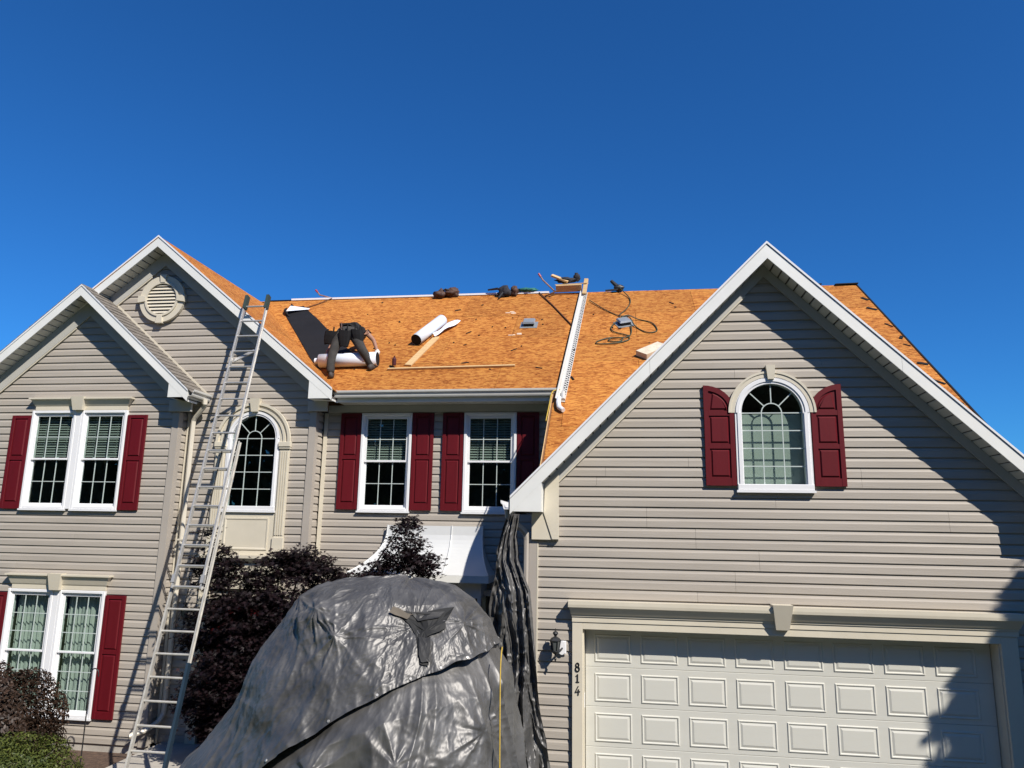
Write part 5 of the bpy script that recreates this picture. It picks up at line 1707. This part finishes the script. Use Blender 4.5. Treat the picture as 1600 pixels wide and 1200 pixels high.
# ------------------------------------------------------------------ planting
M_BARK = mat('maple_bark', (.075, .055, .045), rough=.9, var=.4, scale=12, bump=.6, bscale=30)
L_MAPLE = leaf_material('maple_leaf', (.004, .0018, .0026), (.018, .0042, .0062), trans=.15, rough=.6)
L_BARB = leaf_material('barberry_leaf', (.018, .012, .008), (.062, .034, .021), trans=.15)
L_BOX = leaf_material('boxwood_leaf', (.035, .055, .012), (.130, .150, .030), trans=.2)
L_PINE = leaf_material('spruce_needle', (.018, .035, .018), (.045, .07, .03), trans=.1)
def leaves(name, P, N_, S, T, shape, m, parent=None):
    """one mesh of many small leaves: centres P, normals N_, sizes S, tones T; shape = outline in the leaf plane"""
    shape = np.array(shape)
    k = len(shape)
    n = len(P)
    N_ = N_ / (np.linalg.norm(N_, axis=1, keepdims=True) + 1e-9)
    R_ = RNG.normal(size=(n, 3))
    A = np.cross(N_, R_); A /= np.linalg.norm(A, axis=1, keepdims=True) + 1e-9
    B = np.cross(N_, A)
    V = P[:, None, :] + (A[:, None, :] * shape[None, :, 0, None] + B[:, None, :] * shape[None, :, 1, None] + N_[:, None, :] * shape[None, :, 2, None]) * S[:, None, None]
    me = bpy.data.meshes.new(name)
    me.vertices.add(n * k)
    me.vertices.foreach_set('co', V.reshape(-1))
    me.loops.add(n * k)
    me.loops.foreach_set('vertex_index', np.arange(n * k))
    me.polygons.add(n)
    me.polygons.foreach_set('loop_start', np.arange(0, n * k, k))
    me.polygons.foreach_set('loop_total', np.full(n, k))
    at = me.attributes.new('leaf_tone', 'FLOAT', 'POINT')
    at.data.foreach_set('value', np.repeat(T, k))
    me.materials.append(m)
    me.update(); me.validate()
    return link(bpy.data.objects.new(name, me), parent)
STAR = []
for q in range(5):
    a = math.radians(-100 + q * 50 + 0) + math.pi / 2
    l = (.62, .88, 1.0, .88, .62)[q]
    STAR += [(math.cos(a - .36) * .30, math.sin(a - .36) * .30, 0), (math.cos(a) * l, math.sin(a) * l, -.10)]
STAR += [(math.cos(math.radians(130 + 90)) * .22, math.sin(math.radians(220)) * .22, 0), (0.0, -.35, .05)]
OVAL = [(math.cos(t) * .42, math.sin(t), .08 * math.cos(2 * t)) for t in np.linspace(0, 2 * math.pi, 7)[:-1]]

def branch_tree(root, ends, r0, name, m, parent, mids=True):
    mb = MB()
    for e_ in ends:
        a, b = Vector(root), Vector(e_)
        mid = a + (b - a) * .5 + Vector((random.uniform(-.15, .15), random.uniform(-.15, .15), .12))
        pts = smooth_path([a, a + (mid - a) * .5 + Vector((0, 0, .1)), mid, b], 4)
        n = len(pts)
        mb.tube(pts, [r0 * (1 - .85 * i / (n - 1)) for i in range(n)], 7)
    return mb.build(name, m, parent, smooth=True)

mp_ = empty('japanese_maple', (-5.25, 11.2, 0), 'dark purple leaved maple growing in front of the entry', 'tree')
clus = []   # centre, radii, leaves
for x, y, z, rx, ry, rz, n in (
        (-5.95, 10.55, 3.10, .36, .35, .34, 420), (-6.08, 10.6, 3.50, .12, .12, .22, 60), (-5.45, 10.5, 2.75, .62, .5, .42, 900),
        (-4.95, 10.6, 3.05, .38, .4, .24, 420), (-4.62, 10.6, 3.17, .42, .4, .22, 460), (-4.22, 10.5, 3.0, .42, .4, .22, 420),
        (-5.10, 10.3, 2.35, .75, .6, .5, 1300), (-4.45, 10.3, 2.55, .6, .5, .4, 900), (-5.7, 10.4, 2.15, .55, .5, .45, 900),
        (-5.35, 10.2, 1.65, .72, .6, .5, 1300), (-5.75, 10.3, 1.2, .42, .4, .4, 620), (-4.9, 10.2, 1.7, .7, .5, .6, 900),
        (-6.05, 10.4, 2.05, .20, .25, .3, 160), (-6.03, 10.4, 1.25, .16, .2, .25, 110), (-5.15, 10.3, 1.0, .8, .5, .5, 700),
        (-6.20, 10.6, 2.15, .10, .15, .2, 50),
        (-3.12, 10.9, 3.22, .42, .35, .24, 620), (-3.13, 10.9, 3.52, .24, .22, .22, 260), (-3.17, 10.9, 3.80, .10, .10, .16, 70), (-2.85, 10.9, 3.12, .30, .3, .16, 260), (-3.5, 10.8, 3.0, .3, .3, .2, 260), (-3.7, 10.6, 2.8, .5, .4, .25, 450)):
    y2 = y + (.30 if y > 10.75 else .70)      # the tree stands close to the wall
    k_ = y2 / y
    clus.append((x * k_, y2, 3.65 + (z - 3.65) * k_, rx * k_, ry * .8, rz * k_, int(n * (2.2 if y > 10.75 else 3.0))))
P, N_, S, T = [], [], [], []
for x, y, z, rx, ry, rz, n in clus:
    d = RNG.normal(size=(n, 3)); d /= np.linalg.norm(d, axis=1, keepdims=True)
    rad = RNG.uniform(.25, 1.12, size=(n, 1)) ** .6
    lay = np.round(RNG.uniform(-2, 2, size=n)) * .0
    ns = max(3, n // 26)                      # sprays of leaves with gaps between them
    ds = RNG.normal(size=(ns, 3)); ds /= np.linalg.norm(ds, axis=1, keepdims=True)
    sc_ = np.array([x, y, z]) + ds * RNG.uniform(.15, 1.10, (ns, 1)) ** .55 * np.array([rx, ry, rz])
    p = sc_[RNG.integers(0, ns, n)] + RNG.normal(0, 1, (n, 3)) * np.array([.075, .075, .030])
    P.append(p)
    N_.append(np.stack([RNG.normal(0, .45, n), RNG.normal(-.25, .45, n), np.full(n, .9)], 1))
    S.append(RNG.uniform(.038, .068, n))
    tn = np.clip(RNG.beta(1.4, 3.2, n) + (RNG.random(n) < .03) * .5, 0, 1)
    T.append(tn)
leaves('crown', np.concatenate(P), np.concatenate(N_), np.concatenate(S), np.concatenate(T), STAR, L_MAPLE, mp_)
branch_tree((-5.25, 11.2, .0), [(c[0], c[1], c[2]) for c in clus], .055, 'trunk', M_BARK, mp_)

def shrub(name, loc, rx, ry, h, n, sz, m, label, cat, rough=.12, seed=0, twigs=True, shape=OVAL):
    e = empty(name, loc, label, cat)
    d = RNG.normal(size=(n, 3)); d[:, 2] = np.abs(d[:, 2]) * 1.0 - .15
    d /= np.linalg.norm(d, axis=1, keepdims=True)
    d = d / (np.abs(d) ** 3.2).sum(1, keepdims=True) ** (1 / 3.2) * .93
    bump_ = gnoise(d[:, 0] * 2.3 + seed, d[:, 1] * 2.3, d[:, 2] * 2.3, seed)
    rad = (1 + bump_ * rough * 1.3) * (1 - np.abs(RNG.normal(0, .16, n)))
    p = np.array(loc) + np.stack([d[:, 0] * rx * rad, d[:, 1] * ry * rad, (d[:, 2] * .92 + .15) * h * rad], 1)
    nn = d + RNG.normal(0, .45, size=(n, 3))
    t = np.clip(RNG.beta(2, 2.4, n) + .25 * bump_, 0, 1)
    leaves('foliage', p, nn, RNG.uniform(.7, 1.2, n) * sz, t, shape, m, e)
    tops = [Vector(loc) + Vector((random.uniform(-.75, .75) * rx, random.uniform(-.75, .75) * ry, h * random.uniform(.7, 1.02))) for _ in range(16)]
    branch_tree(loc, tops, .016, 'stems', M_BARK, e)
    return e
shrub('barberry_bush', (-9.28, 10.55, 0.0), .82, .75, 1.36, 26000, .033, L_BARB, 'reddish brown bush in front of the lower curtained window', 'bush', rough=.22, seed=5)
shrub('boxwood_bush', (-7.95, 9.35, 0.0), .92, .8, .80, 20000, .024, L_BOX, 'low rounded light green bush at the bottom left corner', 'bush', rough=.12, seed=9)
shrub('boxwood_bush', (-9.6, 9.4, 0.0), .85, .8, .82, 12000, .026, L_BOX, 'low light green bush cut off by the left picture edge', 'bush', rough=.12, seed=14)
# shepherd's hook
hk = smooth_path([(-8.0, 11.0, 0), (-8.0, 11.0, .9), (-7.995, 11.0, 1.36), (-8.02, 11.0, 1.46), (-8.07, 11.0, 1.475), (-8.115, 11.0, 1.44), (-8.13, 11.0, 1.36)], 5)
cord('garden_hook', [Vector((2 * -8.03 - p.x, p.y, p.z)) for p in hk], .009, M_BLACK, 'thin black curved garden hook before the lower window', 'garden hook')

# conical spruce beside the drive: out of the picture, its shade falls on the garage door
sp = empty('spruce_tree', (8.3, 6.55, 0), 'tall conical spruce beside the drive whose shadow falls on the garage', 'tree')
P, N_, T, S = [], [], [], []
Ht = 7.75
tips = []
rb = random.Random(5)
for k in range(300):
    z = .4 + (Ht - .5) * (k / 300)
    rmax = 2.9 * (1 - z / Ht) ** .8 + .05
    a = k * 2.39996
    r = rmax * rb.uniform(.82, 1.08)
    tips.append((Vector((8.3, 6.55, z + .12)), Vector((8.3 + r * math.cos(a), 6.55 + r * math.sin(a), z - .25 * r * .5))))
mb = MB()
for a, b in tips:
    mb.tube([a, b], [.02, .006], 4)
    n = 70
    t = RNG.uniform(.12, 1.04, n)
    base = np.array(a)[None] + (np.array(b) - np.array(a))[None] * t[:, None]
    P.append(base + RNG.normal(0, .075, (n, 3)) * (1.3 - t[:, None] * .6)); N_.append(RNG.normal(size=(n, 3)) + np.array([0, 0, .6])); T.append(RNG.random(n)); S.append(RNG.uniform(.06, .11, n))
mb.tube([(8.3, 6.55, 0), (8.3, 6.55, Ht * .6), (8.3, 6.55, Ht)], [.13, .06, .01], 8)
mb.build('trunk', M_BARK, sp)
leaves('crown', np.concatenate(P), np.concatenate(N_), np.concatenate(S), np.concatenate(T), OVAL, L_PINE, sp)

# ------------------------------------------------------------------ roofer
SKIN = mat('skin', (.33, .17, .11), rough=.55, var=.1)
M_PANTS = mat('grey_work_trousers', (.040, .037, .033), rough=.9, var=.45, scale=7, bump=.6, bscale=22)
M_SHIRT = mat('dark_shirt', (.011, .011, .012), rough=.9, var=.3, scale=6, bump=.5, bscale=18)
M_GLOVE = mat('pale_glove', (.62, .58, .52), rough=.8, var=.2)
M_BOOT = mat('work_boot', (.05, .042, .036), rough=.7, var=.3)
def skinned(name, verts, edges, radii, m, parent, root=0, sub=2):
    me = bpy.data.meshes.new(name)
    me.from_pydata([tuple(v) for v in verts], edges, [])
    o = link(bpy.data.objects.new(name, me), parent)
    sk = o.modifiers.new('skin', 'SKIN')
    sk.use_smooth_shade = True
    for i, r in enumerate(radii):
        rr_ = r if isinstance(r, tuple) else (r, r)
        me.skin_vertices[0].data[i].radius = rr_
        me.skin_vertices[0].data[i].use_root = (i == root)
    ss = o.modifiers.new('smooth', 'SUBSURF'); ss.levels = sub; ss.render_levels = sub
    me.materials.append(m)
    return o
pr_ = empty('person', (-4.85, 12.75, 6.46), 'roofer in grey trousers and dark shirt bent over the underlayment roll, tool belt on', 'person')
pel = (-5.03, 12.88, 7.24)
hipL, hipR = (-5.16, 12.86, 7.20), (-4.89, 12.87, 7.20)
kneL, kneR = (-5.22, 12.70, 6.80), (-4.66, 12.74, 6.86)
ankL, ankR = (-5.19, 12.60, 6.43), (-4.52, 12.86, 6.63)
sp1, sp2, nek = (-5.02, 13.05, 7.34), (-5.01, 13.22, 7.41), (-5.0, 13.40, 7.42)
hd = (-4.99, 13.53, 7.38)
shL, shR = (-5.20, 13.25, 7.38), (-4.83, 13.26, 7.38)
elL, elR = (-5.42, 13.18, 7.14), (-4.62, 13.20, 7.18)
wrL, wrR = (-5.46, 13.04, 6.92), (-4.52, 13.10, 6.98)
haL, haR = (-5.46, 13.00, 6.86), (-4.49, 13.08, 6.92)
vb = [pel, sp1, sp2, nek, hd, shL, elL, wrL, haL, shR, elR, wrR, haR, hipL, kneL, ankL, hipR, kneR, ankR]
eb = [(0, 1), (1, 2), (2, 3), (3, 4), (2, 5), (5, 6), (6, 7), (7, 8), (2, 9), (9, 10), (10, 11), (11, 12), (0, 13), (13, 14), (14, 15), (0, 16), (16, 17), (17, 18)]
rb_ = [.12, .12, .13, .055, .095, .06, .043, .032, .036, .06, .043, .032, .036, .085, .058, .042, .085, .058, .042]
def fingers(hand, sgn, vb, eb, rb_, hidx):
    h = Vector(hand)
    for k, (dx, l) in enumerate(((-.030, .060), (-.011, .072), (.010, .068), (.030, .052), (.045 * sgn, .045))):
        a = h + Vector((dx, -.012, -.035)) if k < 4 else h + Vector((dx * .7, -.02, -.005))
        b = a + (Vector((dx * .2, -.02, -l)) if k < 4 else Vector((dx * .5, -.03, -l * .6)))
        n = len(vb)
        vb += [tuple(a), tuple(b)]; eb += [(hidx, n), (n, n + 1)]; rb_ += [.0095, .008]
fingers(haL, 1, vb, eb, rb_, 8); fingers(haR, -1, vb, eb, rb_, 12)
skinned('body', vb, eb, rb_, SKIN, pr_, 0, 2)
skinned('trousers', [pel, hipL, (-5.20, 12.78, 7.0), kneL, (-5.22, 12.64, 6.6), (-5.19, 12.60, 6.40), hipR, (-4.77, 12.80, 7.03), kneR, (-4.59, 12.80, 6.75), (-4.52, 12.86, 6.60), (-5.03, 12.96, 7.30)],
        [(0, 1), (1, 2), (2, 3), (3, 4), (4, 5), (0, 6), (6, 7), (7, 8), (8, 9), (9, 10), (0, 11)], [.155, .118, .10, .085, .08, .082, .118, .10, .09, .082, .08, .14], M_PANTS, pr_, 0, 2)
skinned('shirt', [(-5.03, 12.94, 7.29), sp1, sp2, (-5.0, 13.34, 7.42), shL, (-5.31, 13.22, 7.27), shR, (-4.73, 13.24, 7.29)], [(0, 1), (1, 2), (2, 3), (2, 4), (4, 5), (2, 6), (6, 7)], [.165, .16, .16, .07, .08, .068, .08, .068], M_SHIRT, pr_, 1, 2)
hr = lump('hair', hd, .10, .105, .10, mat('dark_hair', (.02, .014, .01), rough=.6), None, None, 2, parent=pr_, amp=.12)
belt = MB().ring(0, 0, .148, .168, -.03, .03, 0, 2 * math.pi, 20).build('tool_belt', M_DARK, pr_)
belt.data.transform(Matrix.Translation((-5.03, 12.95, 7.31)) @ Matrix.Rotation(math.radians(-28), 4, 'X') @ Matrix.Diagonal((1.15, 1, 1, 1)))
def pouch(c, w, d_, h, tilt, m=M_DARK):
    """open-topped leather tool pouch, wider at the mouth, with a flap"""
    mb = MB()
    L_ = []
    for z, k in ((-h, .62), (-h * .55, .80), (0, .95), (h * .55, 1.0), (h * .56, .86), (h * .2, .8)):
        L_.append([(c[0] + tilt * z + w * k * math.copysign(abs(math.cos(a)) ** .6, math.cos(a)), c[1] + d_ * k * math.copysign(abs(math.sin(a)) ** .6, math.sin(a)), c[2] + z + .012 * math.cos(3 * a)) for a in np.linspace(0, 2 * math.pi, 13)[:-1]])
    mb.loft(L_)
    mb.beam((c[0] + w * .3, c[1], c[2] + h * .2), (c[0] + w * .42, c[1] - .02, c[2] + h * 1.15), .022, .022)
    mb.beam((c[0] - w * .35, c[1], c[2] + h * .2), (c[0] - w * .5, c[1] - .01, c[2] + h * .9), .03, .018)
    return mb.build('pouch', m, pr_)
pouch((-5.31, 12.80, 7.17), .13, .085, .15, .25)
pouch((-4.79, 12.79, 7.17), .115, .085, .17, -.2)
pouch((-5.02, 12.74, 7.14), .12, .06, .19, .0)
MB().tube([(-5.10, 12.74, 7.40), (-5.08, 12.72, 7.25), (-5.05, 12.72, 7.12)], .012, 6).build('belt_strap', mat('strap_brown', (.10, .05, .04), rough=.7), pr_)
MB().tube([(-4.72, 12.82, 7.33), (-4.71, 12.80, 7.18)], .016, 6).build('hammer_handle', M_DARK, pr_)
lump('glove', (-4.49, 13.07, 6.90), .05, .05, .07, M_GLOVE, None, None, 2, parent=pr_, amp=.2)
def boot(a, d, name='boot'):
    a = Vector(a); d = Vector(d).normalized()
    s = d.cross(Vector(RN)).normalized(); u = Vector(RN)
    m = MB()
    loops = []
    for t, w, h in ((-.10, .030, .05), (-.085, .045, .10), (-.02, .048, .11), (.06, .05, .075), (.13, .048, .055), (.17, .03, .035)):
        c = a + d * t
        loops.append([tuple(c + s * (w * math.cos(q)) + u * (max(0, math.sin(q)) * h + (0 if math.sin(q) > 0 else -.0))) for q in np.linspace(0, 2 * math.pi, 11)[:-1]])
    m.loft(loops)
    o = m.build(name, M_BOOT, pr_, smooth=True)
boot(RP(-5.17, 12.60, .004), Vector((-.25, .75, .5)))
boot(RP(-4.50, 12.86, .004), Vector((.3, .75, .5)))

# ------------------------------------------------------------------ unseen trees added behind the viewer to cut sky light on walls and panes
L_TREE = leaf_material('sky_blocker_leaf', (.018, .032, .010), (.060, .085, .022), trans=.15)
rg = np.random.default_rng(5)
P, N_, S, T = [], [], [], []
for k in range(30):
    x, y = -60 + (k % 15) * 7.0 + (k // 15) * 3.5 + rg.uniform(-1, 1), -19 - (k // 15) * 8 - rg.uniform(0, 3)
    h, r = rg.uniform(15, 20), rg.uniform(4.4, 5.6)
    for q in range(30):
        a, u = rg.uniform(0, 2 * math.pi), rg.uniform(.0, 1)
        rr_ = r * math.sqrt(max(.05, 1 - ((u - .38) / .68) ** 2)) * rg.uniform(.3, .85)
        c = np.array([x + rr_ * math.cos(a), y + rr_ * math.sin(a), h * (.22 + .74 * u)])
        n = 170
        d = rg.normal(size=(n, 3)); d /= np.linalg.norm(d, axis=1, keepdims=True)
        P.append(c + d * rg.uniform(.4, 1.1, (n, 1)) * np.array([r * .42, r * .42, h * .13])); N_.append(d + rg.normal(0, .5, (n, 3))); S.append(rg.uniform(.25, .45, n)); T.append(rg.random(n))
o = leaves('sky_blocking_trees', np.concatenate(P), np.concatenate(N_), np.concatenate(S), np.concatenate(T), OVAL, L_TREE)
tag(o, 'unseen leafy belt of trees added across the street to block sky light', 'trees', kind='stuff')
